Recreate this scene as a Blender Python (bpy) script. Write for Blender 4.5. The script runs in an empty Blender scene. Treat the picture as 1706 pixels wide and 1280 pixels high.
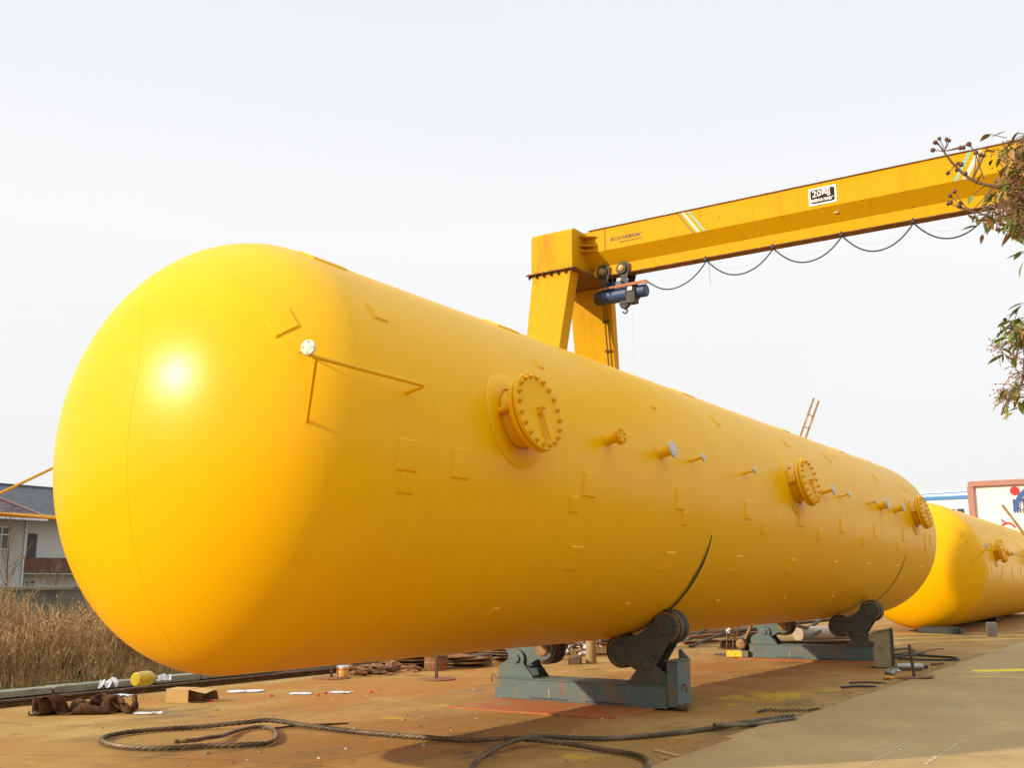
import bpy, math, random
import numpy as np
from mathutils import Vector, Matrix, noise
R_ = math.radians
scene = bpy.context.scene
col = bpy.context.collection
random.seed(7)
rng = np.random.default_rng(7)

# ------------------------------------------------------------------ camera
FPX, PITCH, YAW = 1703.363, R_(11.0118), R_(33.3883)
CAM = Vector((0, 0, 1.6))
cam = bpy.data.cameras.new('camera'); co = bpy.data.objects.new('camera', cam); col.objects.link(co)
co.location = CAM
co.rotation_euler = (math.pi/2 + PITCH, 0, YAW)
cam.sensor_width = 36; cam.sensor_fit = 'HORIZONTAL'; cam.lens = 36*FPX/1706
cam.clip_end = 3000; cam.clip_start = .05
scene.camera = co
# ------------------------------------------------------------------ sky and sun
SUN_AZ, SUN_EL = R_(237), R_(24.5)
w = bpy.data.worlds.new('World'); scene.world = w; w.use_nodes = True
nt = w.node_tree; N = nt.nodes; L = nt.links
for n in list(N): N.remove(n)
out = N.new('ShaderNodeOutputWorld'); bg = N.new('ShaderNodeBackground'); bg.inputs['Strength'].default_value = .12
sky = N.new('ShaderNodeTexSky'); sky.sky_type = 'NISHITA'; sky.sun_disc = False
sky.sun_elevation = SUN_EL; sky.sun_rotation = math.pi/2 - SUN_AZ
sky.dust_density = 3.0; sky.air_density = 1.0
tc = N.new('ShaderNodeTexCoord'); sep = N.new('ShaderNodeSeparateXYZ'); L.new(tc.outputs['Generated'], sep.inputs[0])
cr = N.new('ShaderNodeValToRGB'); L.new(sep.outputs['Z'], cr.inputs[0])
el = cr.color_ramp.elements
S = 1/.12
el[0].position = 0.0; el[0].color = (.84, .83, .82, 1)
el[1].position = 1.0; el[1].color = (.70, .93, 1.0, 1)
e = el.new(.12); e.color = (.85, .845, .84, 1)
e = el.new(.32); e.color = (.89, .895, .90, 1)
e = el.new(.58); e.color = (.79, .82, .86, 1)
e = el.new(.72); e.color = (.78, .90, 1.0, 1)  # blue tint above the view, shifts the tank tops towards yellow
mul = N.new('ShaderNodeVectorMath'); mul.operation = 'SCALE'; mul.inputs['Scale'].default_value = S*1.13
# unseen overhead sky brightened to light the tank tops, faint uneven bands lower down
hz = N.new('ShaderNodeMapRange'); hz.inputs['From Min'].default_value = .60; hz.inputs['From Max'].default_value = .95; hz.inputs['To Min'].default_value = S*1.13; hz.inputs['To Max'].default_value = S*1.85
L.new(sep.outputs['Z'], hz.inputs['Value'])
cn = N.new('ShaderNodeTexNoise'); cn.inputs['Scale'].default_value = 2.2; cn.inputs['Detail'].default_value = 5
cmp_ = N.new('ShaderNodeMapping'); cmp_.inputs['Scale'].default_value = (1, 1, 3.5); L.new(tc.outputs['Generated'], cmp_.inputs[0]); L.new(cmp_.outputs[0], cn.inputs['Vector'])
cm = N.new('ShaderNodeMapRange'); cm.inputs['To Min'].default_value = .975; cm.inputs['To Max'].default_value = 1.025; L.new(cn.outputs['Fac'], cm.inputs['Value'])
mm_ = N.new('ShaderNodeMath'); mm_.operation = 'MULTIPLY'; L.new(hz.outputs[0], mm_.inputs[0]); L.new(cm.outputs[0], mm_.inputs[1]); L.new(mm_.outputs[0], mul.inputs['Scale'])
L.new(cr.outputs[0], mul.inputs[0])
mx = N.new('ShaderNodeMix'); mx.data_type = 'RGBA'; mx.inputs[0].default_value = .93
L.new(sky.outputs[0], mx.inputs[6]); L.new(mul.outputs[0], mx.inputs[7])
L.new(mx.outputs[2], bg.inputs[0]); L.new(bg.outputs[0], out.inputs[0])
sl = bpy.data.lights.new('sun', 'SUN'); sl.energy = 4.8; sl.angle = R_(1.0); sl.color = (1, .87, .66)
so = bpy.data.objects.new('sun', sl); col.objects.link(so)
sd = Vector((math.cos(SUN_EL)*math.cos(SUN_AZ), math.cos(SUN_EL)*math.sin(SUN_AZ), math.sin(SUN_EL)))
so.rotation_euler = sd.to_track_quat('Z', 'Y').to_euler(); so.location = sd*60
scene.view_settings.view_transform = 'Standard'; scene.view_settings.look = 'None'
scene.view_settings.exposure = 0.0; scene.view_settings.gamma = 1.0

# ------------------------------------------------------------------ helpers
_fw = Vector((-math.sin(YAW)*math.cos(PITCH), math.cos(YAW)*math.cos(PITCH), math.sin(PITCH)))
_rt = Vector((math.cos(YAW), math.sin(YAW), 0)); _up = _rt.cross(_fw)
def at(px, py, axis, val):
    """the point of a real plane (x, y or z = val) seen at a photo pixel: used to survey positions"""
    v = _fw*FPX + _rt*(px-853) - _up*(py-640)
    t = (val-CAM[axis])/v[axis]
    return CAM + v*t
def gnd(px, py): return at(px, py, 2, 0.0)

class MB:
    def __init__(s): s.v = []; s.f = []; s.m = []; s.k = 0
    def add(s, vs, fs, mi=None):
        o = len(s.v); s.v += [tuple(p) for p in vs]; s.f += [tuple(i+o for i in f) for f in fs]
        s.m += [s.k if mi is None else mi]*len(fs); return s
    def box(s, c, size, rot=0, mi=None, M=None):
        hx, hy, hz = [a/2 for a in size]
        P = [Vector((x, y, z)) for x in (-hx, hx) for y in (-hy, hy) for z in (-hz, hz)]
        if rot: P = [Matrix.Rotation(rot, 3, 'Z') @ p for p in P]
        if M: P = [M @ p for p in P]
        P = [p+Vector(c) for p in P]
        return s.add(P, [(0,1,3,2),(4,6,7,5),(0,4,5,1),(2,3,7,6),(0,2,6,4),(1,5,7,3)], mi)
    def hexa(s, bot, top, mi=None):   # 4 bottom points ccw seen from above, 4 top points
        return s.add(list(bot)+list(top), [(3,2,1,0),(4,5,6,7),(0,1,5,4),(1,2,6,5),(2,3,7,6),(3,0,4,7)], mi)
    def prism(s, poly, a, b, plane='xz', mi=None):   # polygon in a plane extruded along the third axis
        def P(u, v, t): return {'xz': (u, t, v), 'yz': (t, u, v), 'xy': (u, v, t)}[plane]
        n = len(poly)
        vs = [P(u, v, a) for u, v in poly]+[P(u, v, b) for u, v in poly]
        ar = sum(poly[i][0]*poly[(i+1) % n][1]-poly[(i+1) % n][0]*poly[i][1] for i in range(n))
        fs = [tuple(range(n)), tuple(range(2*n-1, n-1, -1))]+[(i, i+n, (i+1) % n+n, (i+1) % n) for i in range(n)]
        flip = (ar > 0) == (plane != 'xz')
        if b < a: flip = not flip
        if flip: fs = [f[::-1] for f in fs]
        fs = [f[::-1] for f in fs] if plane == 'none' else fs
        return s.add(vs, fs, mi)
    def rev(s, prof, o, ax, n=24, mi=None, a0=0):      # prof: (distance along axis, radius)
        ax = Vector(ax).normalized(); o = Vector(o)
        u = ax.orthogonal().normalized(); v = ax.cross(u)
        vs = []; fs = []
        for d, r in prof:
            for i in range(n):
                a = a0+2*math.pi*i/n
                vs.append(o+ax*d+(u*math.cos(a)+v*math.sin(a))*r)
        for j in range(len(prof)-1):
            for i in range(n):
                fs.append((j*n+i, j*n+(i+1) % n, (j+1)*n+(i+1) % n, (j+1)*n+i))
        if prof[0][1] > 1e-6: fs.append(tuple(range(n-1, -1, -1)))
        if prof[-1][1] > 1e-6: fs.append(tuple((len(prof)-1)*n+i for i in range(n)))
        return s.add(vs, fs, mi)
    def cyl(s, a, b, r, n=16, r2=None, mi=None, bv=0):
        a = Vector(a); b = Vector(b); d = (b-a).length; r2 = r if r2 is None else r2
        pr = [(0, r), (d, r2)] if not bv else [(0, r-bv), (bv, r), (d-bv, r2), (d, r2-bv)]
        return s.rev(pr, a, b-a, n, mi)
    def tube(s, pts, r, n=8, mi=None):
        pts = [Vector(p) for p in pts]; m = len(pts)
        rr = r if isinstance(r, (list, tuple)) else [r]*m
        t0 = (pts[1]-pts[0]).normalized(); u = t0.orthogonal().normalized()
        vs = []; fs = []
        for i in range(m):
            t = (pts[min(i+1, m-1)]-pts[max(i-1, 0)]).normalized()
            u = (u-t*u.dot(t)).normalized(); v = t.cross(u)
            for k in range(n):
                a = 2*math.pi*k/n; vs.append(pts[i]+(u*math.cos(a)+v*math.sin(a))*rr[i])
        for i in range(m-1):
            for k in range(n):
                fs.append((i*n+k, i*n+(k+1) % n, (i+1)*n+(k+1) % n, (i+1)*n+k))
        fs.append(tuple(range(n-1, -1, -1))); fs.append(tuple((m-1)*n+k for k in range(n)))
        return s.add(vs, fs, mi)
    def build(s, name, mat, parent=None, smooth=35, bev=0, loc=None):
        me = bpy.data.meshes.new(name); me.from_pydata(s.v, [], s.f)
        for m_ in (mat if isinstance(mat, (list, tuple)) else [mat]): me.materials.append(m_)
        if any(s.m): me.polygons.foreach_set('material_index', s.m)
        if smooth:
            me.polygons.foreach_set('use_smooth', [True]*len(me.polygons)); me.set_sharp_from_angle(angle=R_(smooth))
        me.update()
        o = bpy.data.objects.new(name, me); col.objects.link(o)
        if loc is not None: o.location = loc
        if parent: o.parent = parent
        if bev:
            b = o.modifiers.new('bevel', 'BEVEL'); b.width = bev; b.segments = 2; b.limit_method = 'ANGLE'; b.angle_limit = R_(40)
        return o

def tag(o, label=None, cat=None, group=None, kind=None):
    if label: o['label'] = label
    if cat: o['category'] = cat
    if group: o['group'] = group
    if kind: o['kind'] = kind
    return o
def empty(name, loc=(0, 0, 0), rz=0, label=None, cat=None, group=None):
    o = bpy.data.objects.new(name, None); col.objects.link(o); o.location = loc; o.rotation_euler[2] = rz
    o.empty_display_size = .2
    return tag(o, label, cat, group)
def copy_tree(o, parent=None):
    c = o.copy(); col.objects.link(c); c.parent = parent
    for ch in list(o.children): copy_tree(ch, c)
    return c
def smoothpath(P, n=12):
    P = [Vector(p) for p in P]; o = []
    for i in range(len(P)-1):
        a = P[max(i-1, 0)]; b = P[i]; c = P[i+1]; d = P[min(i+2, len(P)-1)]
        for k in range(n):
            t = k/n
            o.append(.5*((2*b)+(c-a)*t+(2*a-5*b+4*c-d)*t*t+(3*b-a-3*c+d)*t**3))
    o.append(P[-1]); return o

# ------------------------------------------------------------------ materials
def M(name, c, rough=.6, metal=0, var=.12, scale=2.0, bump=.0, bscale=60, layers=(), coat=0, spec=.5, rvar=.0, attr=None, aniso=(1, 1, 1), bdist=.002, trans=0, bdetail=4, ior=1.45):
    """procedural paint: base colour broken by noise, then layers (colour, scale xyz, low, high, detail, strength)"""
    m = bpy.data.materials.new(name); m.use_nodes = True
    nt = m.node_tree; N = nt.nodes; L = nt.links
    b = N['Principled BSDF']; tc = N.new('ShaderNodeTexCoord')
    def nz(sc, det=4, rough_=.55, off=0):
        mp = N.new('ShaderNodeMapping'); L.new(tc.outputs['Object'], mp.inputs[0])
        mp.inputs['Scale'].default_value = sc if isinstance(sc, (tuple, list)) else (sc, sc, sc)
        mp.inputs['Location'].default_value = (off, off*.7, off*1.3)
        n = N.new('ShaderNodeTexNoise'); L.new(mp.outputs[0], n.inputs['Vector']); n.inputs['Scale'].default_value = 1
        n.inputs['Detail'].default_value = det; n.inputs['Roughness'].default_value = rough_
        return n.outputs['Fac']
    base = tuple(scale*a for a in aniso)
    mx = N.new('ShaderNodeMix'); mx.data_type = 'RGBA'
    L.new(nz(base, 5), mx.inputs[0])
    mx.inputs[6].default_value = tuple(max(0, a*(1-var)) for a in c)+(1,)
    mx.inputs[7].default_value = tuple(min(1, a*(1+var)) for a in c)+(1,)
    cur = mx.outputs[2]
    for i, ly in enumerate(layers):
        lc, sc, lo, hi = ly[:4]; det = ly[4] if len(ly) > 4 else 5; stg = ly[5] if len(ly) > 5 else 1
        mr = N.new('ShaderNodeMapRange'); mr.inputs['From Min'].default_value = lo; mr.inputs['From Max'].default_value = hi
        mr.inputs['To Max'].default_value = stg
        L.new(nz(sc, det, .62, 3.1*(i+1)), mr.inputs['Value'])
        m2 = N.new('ShaderNodeMix'); m2.data_type = 'RGBA'; L.new(mr.outputs[0], m2.inputs[0]); L.new(cur, m2.inputs[6])
        m2.inputs[7].default_value = tuple(lc)+(1,); cur = m2.outputs[2]
    if attr:
        for an, ac, asc in attr:     # attribute masks, their rims broken by noise
            at_ = N.new('ShaderNodeAttribute'); at_.attribute_name = an
            ad = N.new('ShaderNodeMath'); ad.operation = 'ADD'; L.new(at_.outputs['Fac'], ad.inputs[0]); L.new(nz(asc, 8, .7, 9), ad.inputs[1])
            mr = N.new('ShaderNodeMapRange'); mr.inputs['From Min'].default_value = .92; mr.inputs['From Max'].default_value = 1.12
            L.new(ad.outputs[0], mr.inputs['Value'])
            m2 = N.new('ShaderNodeMix'); m2.data_type = 'RGBA'; L.new(mr.outputs[0], m2.inputs[0]); L.new(cur, m2.inputs[6])
            m2.inputs[7].default_value = tuple(ac)+(1,); cur = m2.outputs[2]
    L.new(cur, b.inputs['Base Color'])
    b.inputs['IOR'].default_value = ior; b.inputs['Metallic'].default_value = metal; b.inputs['Specular IOR Level'].default_value = spec
    b.inputs['Coat Weight'].default_value = coat; b.inputs['Coat Roughness'].default_value = .31; b.inputs['Coat IOR'].default_value = 1.5
    if trans: b.inputs['Transmission Weight'].default_value = trans
    if rvar:
        mr = N.new('ShaderNodeMapRange'); mr.inputs['To Min'].default_value = rough-rvar; mr.inputs['To Max'].default_value = rough+rvar
        L.new(nz(scale*3, 5, .6, 5), mr.inputs['Value']); L.new(mr.outputs[0], b.inputs['Roughness'])
    else: b.inputs['Roughness'].default_value = rough
    if bump:
        bp = N.new('ShaderNodeBump'); bp.inputs['Strength'].default_value = bump; bp.inputs['Distance'].default_value = bdist
        L.new(nz(bscale, bdetail, .6, 1), bp.inputs['Height']); L.new(bp.outputs[0], b.inputs['Normal'])
    return m

YEL = (.88, .447, .0002)
m_tank = M('tank_paint', YEL, .33, var=.035, scale=.6, bump=.55, bscale=95, bdist=.0012, rvar=.04, spec=.5, ior=1.03, coat=.42, bdetail=3,
           layers=[((.90, .46, .004), (.9, .25, 2.2), .60, .80, 6, .30), ((.66, .33, .01), (2.6, 1.2, 6), .66, .78, 8, .25), ((.80, .36, .003), (.5, 7, .5), .48, .62, 3, .16), ((.94, .51, .004), (.7, 16, .35), .56, .70, 4, .10)])
m_fit = M('fitting_paint', (.84, .40, .002), .42, ior=1.25, var=.06, scale=6, bump=.3, bscale=90, layers=[((.45, .22, .03), 14, .66, .74, 5, .5)])
m_boltp = M('bolt_paint', (.76, .36, .004), .5, var=.2, scale=25, layers=[((.35, .16, .02), 30, .60, .70)])
m_nut = M('nut_metal', (.40, .24, .05), .5, metal=.3, var=.3, scale=30)
m_galv = M('galvanised_flange', (.60, .55, .47), .55, metal=.15, var=.15, scale=30, bump=.3, bscale=120)
m_mark = M('roller_grease', (.05, .042, .015), .7, var=.35, scale=8, layers=[((.38, .22, .02), (30, 60, 8), .56, .70, 6, .8)])
m_crane = M('crane_paint', (.60, .325, .002), .6, ior=1.2, var=.08, scale=1.2, bump=.3, bscale=40,
            layers=[((.46, .20, .01), (3, 3, .45), .50, .70, 7, .75), ((.24, .09, .02), (11, 11, .8), .62, .72, 8, .7), ((.15, .07, .03), (26, 26, 8), .70, .75, 5, .8)])
m_cranep = M('crane_girder_paint', (.60, .325, .002), .6, ior=1.2, var=.06, scale=1.0, bump=.2, bscale=30,
             layers=[((.48, .22, .01), (5, 3, .4), .56, .74, 8, .55), ((.20, .08, .02), (9, 5, 2.5), .66, .74, 8, .7)])
m_rust = M('rusty_steel', (.20, .085, .035), .85, var=.35, scale=6, bump=.8, bscale=60, layers=[((.34, .15, .05), 9, .5, .65), ((.07, .04, .03), 5, .6, .72)])
m_rustdk = M('dark_rusty_steel', (.085, .05, .03), .8, var=.35, scale=8, bump=.8, bscale=60, layers=[((.17, .09, .04), 9, .52, .65)])
m_redpl = M('primer_red_plate', (.42, .13, .035), .75, var=.25, scale=5, bump=.5, bscale=40, layers=[((.34, .20, .07), (4, 4, 4), .5, .62), ((.16, .08, .04), 11, .62, .72)])
m_blue = M('support_paint', (.095, .14, .14), .6, var=.2, scale=4, bump=.4, bscale=50,
           layers=[((.22, .13, .05), (4, 4, 2), .54, .66, 8, .75), ((.17, .075, .03), (14, 14, 6), .60, .68, 7), ((.50, .34, .03), (16, 16, 2.2), .66, .70, 5, .8)])
m_bluedk = M('support_paint_shaded', (.062, .075, .068), .65, var=.25, scale=5, bump=.4, bscale=50,  # support paint copy with the right side's shade in its colour
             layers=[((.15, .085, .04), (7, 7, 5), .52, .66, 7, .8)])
m_rubber = M('roller_tyre', (.03, .028, .025), .7, var=.3, scale=12, bump=.4, bscale=60, layers=[((.20, .13, .05), (3, 40, 3), .52, .62)])
m_hub = M('roller_hub', (.28, .16, .06), .6, metal=.2, var=.3, scale=9, layers=[((.08, .055, .035), 12, .55, .65)])
m_rope = M('wire_rope_steel', (.20, .14, .08), .5, metal=.3, var=.4, scale=25, layers=[((.06, .045, .025), 1.4, .42, .58, 3, .9), ((.55, .38, .02), 7, .68, .72, 4, .8)])
m_black = M('black_rubber', (.03, .028, .025), .6, var=.3, scale=15, layers=[((.12, .09, .05), 20, .58, .7)])
m_tarp = M('brown_canvas', (.075, .036, .018), .95, var=.3, scale=8, bump=.6, bscale=120, layers=[((.13, .07, .035), 6, .5, .7)], spec=.2)
m_card = M('cardboard', (.50, .31, .13), .85, var=.12, scale=8, spec=.2)
m_carddk = M('cardboard_dark', (.16, .10, .05), .9, var=.2, scale=8, spec=.2)  # darker copy of the cardboard colour, for two flaps
m_white = M('white_paper', (.58, .58, .62), .8, var=.1, scale=12)
m_plast = M('yellow_plastic', (.80, .60, .05), .18, var=.15, scale=10, trans=.45)
m_red = M('red_scrap', (.60, .03, .02), .6)
m_green = M('green_scrap', (.05, .16, .05), .6)
m_conc = M('old_concrete', (.26, .25, .19), .9, var=.22, scale=2.5, bump=.8, bscale=25, bdist=.01, layers=[((.13, .12, .08), (3, 3, 5), .55, .7), ((.36, .30, .18), 7, .6, .75)])
m_wallc = M('perimeter_wall_render', (.17, .17, .15), .9, var=.2, scale=1.5, layers=[((.09, .095, .085), (1.5, 1.5, .6), .5, .65)])
m_grey = M('building_render', (.47, .47, .44), .9, var=.08, scale=.5, layers=[((.38, .36, .31), (.7, .7, .25), .52, .72, 6, .7)])
m_greyl = M('building_render_light', (.68, .68, .66), .9, var=.06, scale=.5, layers=[((.52, .50, .45), (.9, .9, .3), .56, .75, 6, .6)])
m_wood = M('brown_wood', (.22, .13, .06), .8, var=.3, scale=4, aniso=(1, 6, 6))
m_grass = M('dry_grass', (.38, .235, .11), .95, var=.55, scale=9, spec=.1, layers=[((.60, .43, .22), 11, .5, .66), ((.14, .085, .04), 5, .58, .70)])
m_soil = M('soil', (.13, .09, .045), .95, var=.35, scale=3, bump=1, bscale=20, bdist=.02, spec=.1, layers=[((.30, .20, .09), 5, .5, .65), ((.12, .12, .04), 3, .6, .7)])
m_bark = M('bark', (.16, .10, .06), .9, var=.3, scale=15, bump=.6, bscale=60)
m_leafg = M('leaf_green', (.14, .18, .028), .5, var=.4, scale=14, layers=[((.30, .22, .03), 9, .56, .72)])
m_leafo = M('leaf_autumn', (.36, .16, .03), .55, var=.35, scale=14, layers=[((.16, .16, .03), 9, .5, .66)])
m_seed = M('seed_capsule', (.13, .055, .035), .6, var=.4, scale=40)
m_panic = M('seed_panicle', (.28, .14, .085), .7, var=.5, scale=60)

def ground_mat(name, c, layers, attr, rough=.85):
    return M(name, c, rough, var=.16, scale=.7, bump=.6, bscale=18, bdist=.006, layers=layers, attr=attr, rvar=.08, spec=.35)
m_slab = ground_mat('rusty_concrete', (.32, .175, .040),
    [((.22, .14, .06), (26, 9, 1), .54, .66, 8, .40), ((.42, .30, .15), (40, 18, 1), .60, .70, 6, .35), ((.43, .265, .085), (.9, .45, 1), .46, .62, 8, .8), ((.34, .145, .022), (.35, .8, 1), .47, .63, 8, .7), ((.13, .085, .035), (1.3, .5, 1), .55, .68, 10, .7),
     ((.10, .065, .028), (5, 2.2, 1), .60, .70, 9, .65), ((.52, .36, .15), (14, 9, 1), .67, .74, 8, .45)],
    [('rust', (.34, .14, .016), (2, 1.2, 1)), ('paint', (.52, .34, .02), (7, 4, 1)), ('dark', (.115, .08, .045), (4, 2, 1)), ('crack', (.10, .065, .03), (9, 9, 1))])
m_road = ground_mat('pale_concrete', (.38, .238, .098),
    [((.48, .315, .135), (.7, .4, 1), .46, .64, 8, .7), ((.27, .195, .105), (1.6, 1.1, 1), .56, .70, 9, .6), ((.24, .17, .095), (30, 14, 1), .54, .66, 8, .35), ((.48, .37, .22), (45, 30, 1), .62, .70, 6, .4), ((.30, .17, .09), (7, 4, 1), .73, .78, 8, .5)],
    [('paint', (.80, .60, .02), (6, 8, 1)), ('dark', (.28, .16, .09), (6, 4, 1)), ('pale', (.68, .56, .40), (9, 9, 1))])

# ------------------------------------------------------------------ ground
TX, TZ, TY0, TR, TA = -7.0741, 2.7240, 6.1485, 1.9, 1.1522
def plane_obj(name, x0, x1, y0, y1, z, mat):
    o = MB().add([(x0, y0, z), (x1, y0, z), (x1, y1, z), (x0, y1, z)], [(0, 1, 2, 3)]).build(name, mat, smooth=0)
    return tag(o, kind='structure')
tag(plane_obj('ground', -1500, 1500, -1500, 1500, -.06, m_soil), 'brown earth around the yard')

def sheet(name, xs, ys, zf, mat, attrs):
    X, Y = np.meshgrid(xs, ys, indexing='ij'); nx, ny = X.shape
    Z = zf(X, Y)
    v = np.stack([X, Y, Z], -1).reshape(-1, 3)
    i = np.arange(nx-1)[:, None]*ny+np.arange(ny-1)[None]
    f = np.stack([i, i+ny, i+ny+1, i+1], -1).reshape(-1, 4)
    me = bpy.data.meshes.new(name); me.from_pydata(v.tolist(), [], f.tolist()); me.materials.append(mat)
    for k, fn in attrs.items():
        a = me.attributes.new(k, 'FLOAT', 'POINT'); a.data.foreach_set('value', fn(X, Y).reshape(-1).astype('f'))
    me.polygons.foreach_set('use_smooth', [True]*len(me.polygons))
    o = bpy.data.objects.new(name, me); col.objects.link(o); return tag(o, kind='structure')
def blobs(lst):
    def fn(X, Y):
        r = np.zeros_like(X)
        for x, y, rx, ry, s in lst: r = np.maximum(r, (s+.02)*np.exp(-((X-x)/rx)**2-((Y-y)/ry)**2))
        return r
    return fn
def seg(lst):
    def fn(X, Y):
        r = np.zeros_like(X)
        for (x0, y0), (x1, y1), wd, s in lst:
            dx, dy = x1-x0, y1-y0; t = np.clip(((X-x0)*dx+(Y-y0)*dy)/(dx*dx+dy*dy), 0, 1)
            d = np.hypot(X-x0-t*dx, Y-y0-t*dy); r = np.maximum(r, s*np.exp(-(d/wd)**2))
        return r
    return fn
def G(px, py): p = gnd(px, py); return p.x, p.y
paint = [(*G(735, 1176), .5, .35, .50), (*G(650, 1197), .7, .22, .52), (*G(640, 1192), .5, .3, .42), (*G(800, 1222), .35, .2, .40), (*G(1300, 1160), .7, 1.3, .60),
         (*G(1230, 1163), .5, .6, .56), (*G(1380, 1150), .35, .9, .5), (*G(960, 1262), .5, .3, .50), (*G(1100, 1130), .7, .8, .42), (*G(940, 1200), .4, .3, .40), (*G(200, 1272), .5, .2, .46), (*G(60, 1275), .5, .2, .44),
         (*G(1180, 1215), .3, .3, .40), (*G(1290, 1095), .5, 1.2, .40), (*G(330, 1235), .2, .1, .42), (*G(1215, 1175), .25, .5, .5)]
rustb = [(-10.5, 13.0, 2.2, 5, .66), (-12.2, 11.0, .9, 6, .62), (-8.5, 19, 1.5, 5, .60), (-7.5, 16.5, 1.4, 3, .50), (-6.5, 26, 2, 4, .44), (-11.5, 17, 1.6, 6, .5), (-12.6, 9, .5, 4, .52), (-9, 30, 3, 6, .4)]
darkb = [(*G(800, 1262), .9, .5, .50), (*G(1180, 1185), .9, 1.2, .30), (*G(230, 1205), .8, .12, .36), (*G(100, 1215), .9, .15, .34), (*G(1150, 1165), .4, .25, .5), (*G(1530, 1100), .6, 2.0, .38), (-6.3, 34, 2, 4, .45)]
cracks = [(G(0, 1256), G(420, 1262), .012, .55), (G(500, 1275), G(820, 1218), .014, .6), (G(1105, 1216), G(1290, 1195), .012, .5), (G(860, 1190), G(700, 1218), .012, .45)]
xs = np.arange(-13.1, -4.15, .05); ys = np.concatenate([np.arange(-12, 4, .4), np.arange(4, 26, .05), np.arange(26, 90, .5)])
sheet('yard_slab', xs, ys, lambda X, Y: 0*X, m_slab, dict(rust=blobs(rustb), paint=blobs(paint), dark=blobs(darkb), crack=seg(cracks)))
# pale road east of the slab: its worn edge is not straight
def roadx(xs_, ys_): pass
def build_road():
    ys = np.concatenate([np.arange(-12, 4, .4), np.arange(4, 30, .04), np.arange(30, 90, .5)])
    edge = np.array([-4.21+.035*noise.noise((0, y*1.1, 0))+.025*noise.noise((5, y*5, 0))+.012*noise.noise((9, y*17, 0)) - (.12 if 10.6 < y < 12.4 else 0) for y in ys])
    u = np.concatenate([[0, .006], np.arange(.05, 3.2, .05), np.arange(3.3, 4.9, .3)])  # road cut short out of view so dark soil bounces less light
    U, Y = np.meshgrid(u, ys, indexing='ij'); X = U+edge[None]
    Z = np.where(U < .003, -.03, np.where(U < .01, .010, .016))
    nx, ny = X.shape
    v = np.stack([X, Y, Z], -1).reshape(-1, 3)
    i = np.arange(nx-1)[:, None]*ny+np.arange(ny-1)[None]
    f = np.stack([i, i+ny, i+ny+1, i+1], -1).reshape(-1, 4)
    me = bpy.data.meshes.new('road'); me.from_pydata(v.tolist(), [], f.tolist()); me.materials.append(m_road)
    pa = seg([(G(1560, 1122), G(1706, 1119), .10, .56), (G(1640, 1120), G(1706, 1118), .30, .85), (G(1600, 1129), G(1706, 1131), .06, .75), (G(1540, 1124), G(1580, 1124), .08, .5)])
    da = seg([(G(1455, 1250), G(1510, 1252), .03, .7), (G(1295, 1250), G(1345, 1252), .03, .62), (G(1440, 1166), G(1495, 1167), .05, .6)])
    pl = seg([(G(1440, 1278), G(1515, 1236), .012, .56), (G(1540, 1276), G(1600, 1238), .012, .55), (G(1180, 1253), G(1365, 1185), .03, .45), (G(1365, 1185), G(1480, 1139), .03, .42)])
    for k, fn in dict(paint=pa, dark=da, pale=pl).items():
        a = me.attributes.new(k, 'FLOAT', 'POINT'); a.data.foreach_set('value', fn(X, Y).reshape(-1).astype('f'))
    o = bpy.data.objects.new('road', me); col.objects.link(o); tag(o, kind='structure')
build_road()
# joints, cracks and scratches: thin worn lines just proud of the surface
def ground_line(name, pts, wd, mat, z, seed=0):
    P = smoothpath([Vector((*G(x, y), z)) for x, y in pts], 24); vs = []; fs = []
    for i, p in enumerate(P):
        t = (P[min(i+1, len(P)-1)]-P[max(i-1, 0)]).normalized(); n_ = Vector((-t.y, t.x, 0)); k = wd*max(0, .55+.9*noise.noise((i*.33, seed, 0)))
        j = n_*wd*1.6*noise.noise((i*.21, seed+7, 0)); vs += [p+j-n_*k, p+j+n_*k]
    for i in range(len(P)-1): fs.append((2*i, 2*i+1, 2*i+3, 2*i+2))
    return tag(MB().add(vs, fs).build(name, mat, None, smooth=0), kind='structure')
m_crack = M('crack_dirt', (.075, .05, .028), .95, var=.3, scale=9); m_scr = M('scratch_pale', (.62, .50, .34), .9, var=.15, scale=9)
for i, pts in enumerate([[(0, 1259), (200, 1262), (420, 1270), (560, 1280)], [(480, 1279), (620, 1256), (760, 1232), (850, 1205)], [(1060, 1222), (1130, 1213), (1300, 1204)], [(700, 1222), (790, 1208), (900, 1188)], [(0, 1206), (150, 1210), (420, 1196), (640, 1170)]]):
    ground_line('slab_joint', pts, .006, m_crack, .004, i*3.3)
for i, pts in enumerate([[(1440, 1282), (1475, 1262), (1518, 1236)], [(1540, 1280), (1570, 1260), (1604, 1237)], [(1458, 1246), (1478, 1242)]]):
    ground_line('road_scratch', pts, .008, m_scr, .020, i*2.1)
# earth bank west of the kerb
def bankz(X, Y):
    t = np.clip((-14.45-X)/2.5, 0, 1)
    n = np.sin(X*2.3+Y*1.7)*np.sin(Y*2.9-X)*.03+np.sin(X*5.1)*np.sin(Y*6.3)*.015
    return -.02+.22*t+n*(t+.4)
sheet('earth_bank', np.arange(-40, -14.3, .2), np.arange(-6, 60, .3), bankz, m_soil, {})

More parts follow.
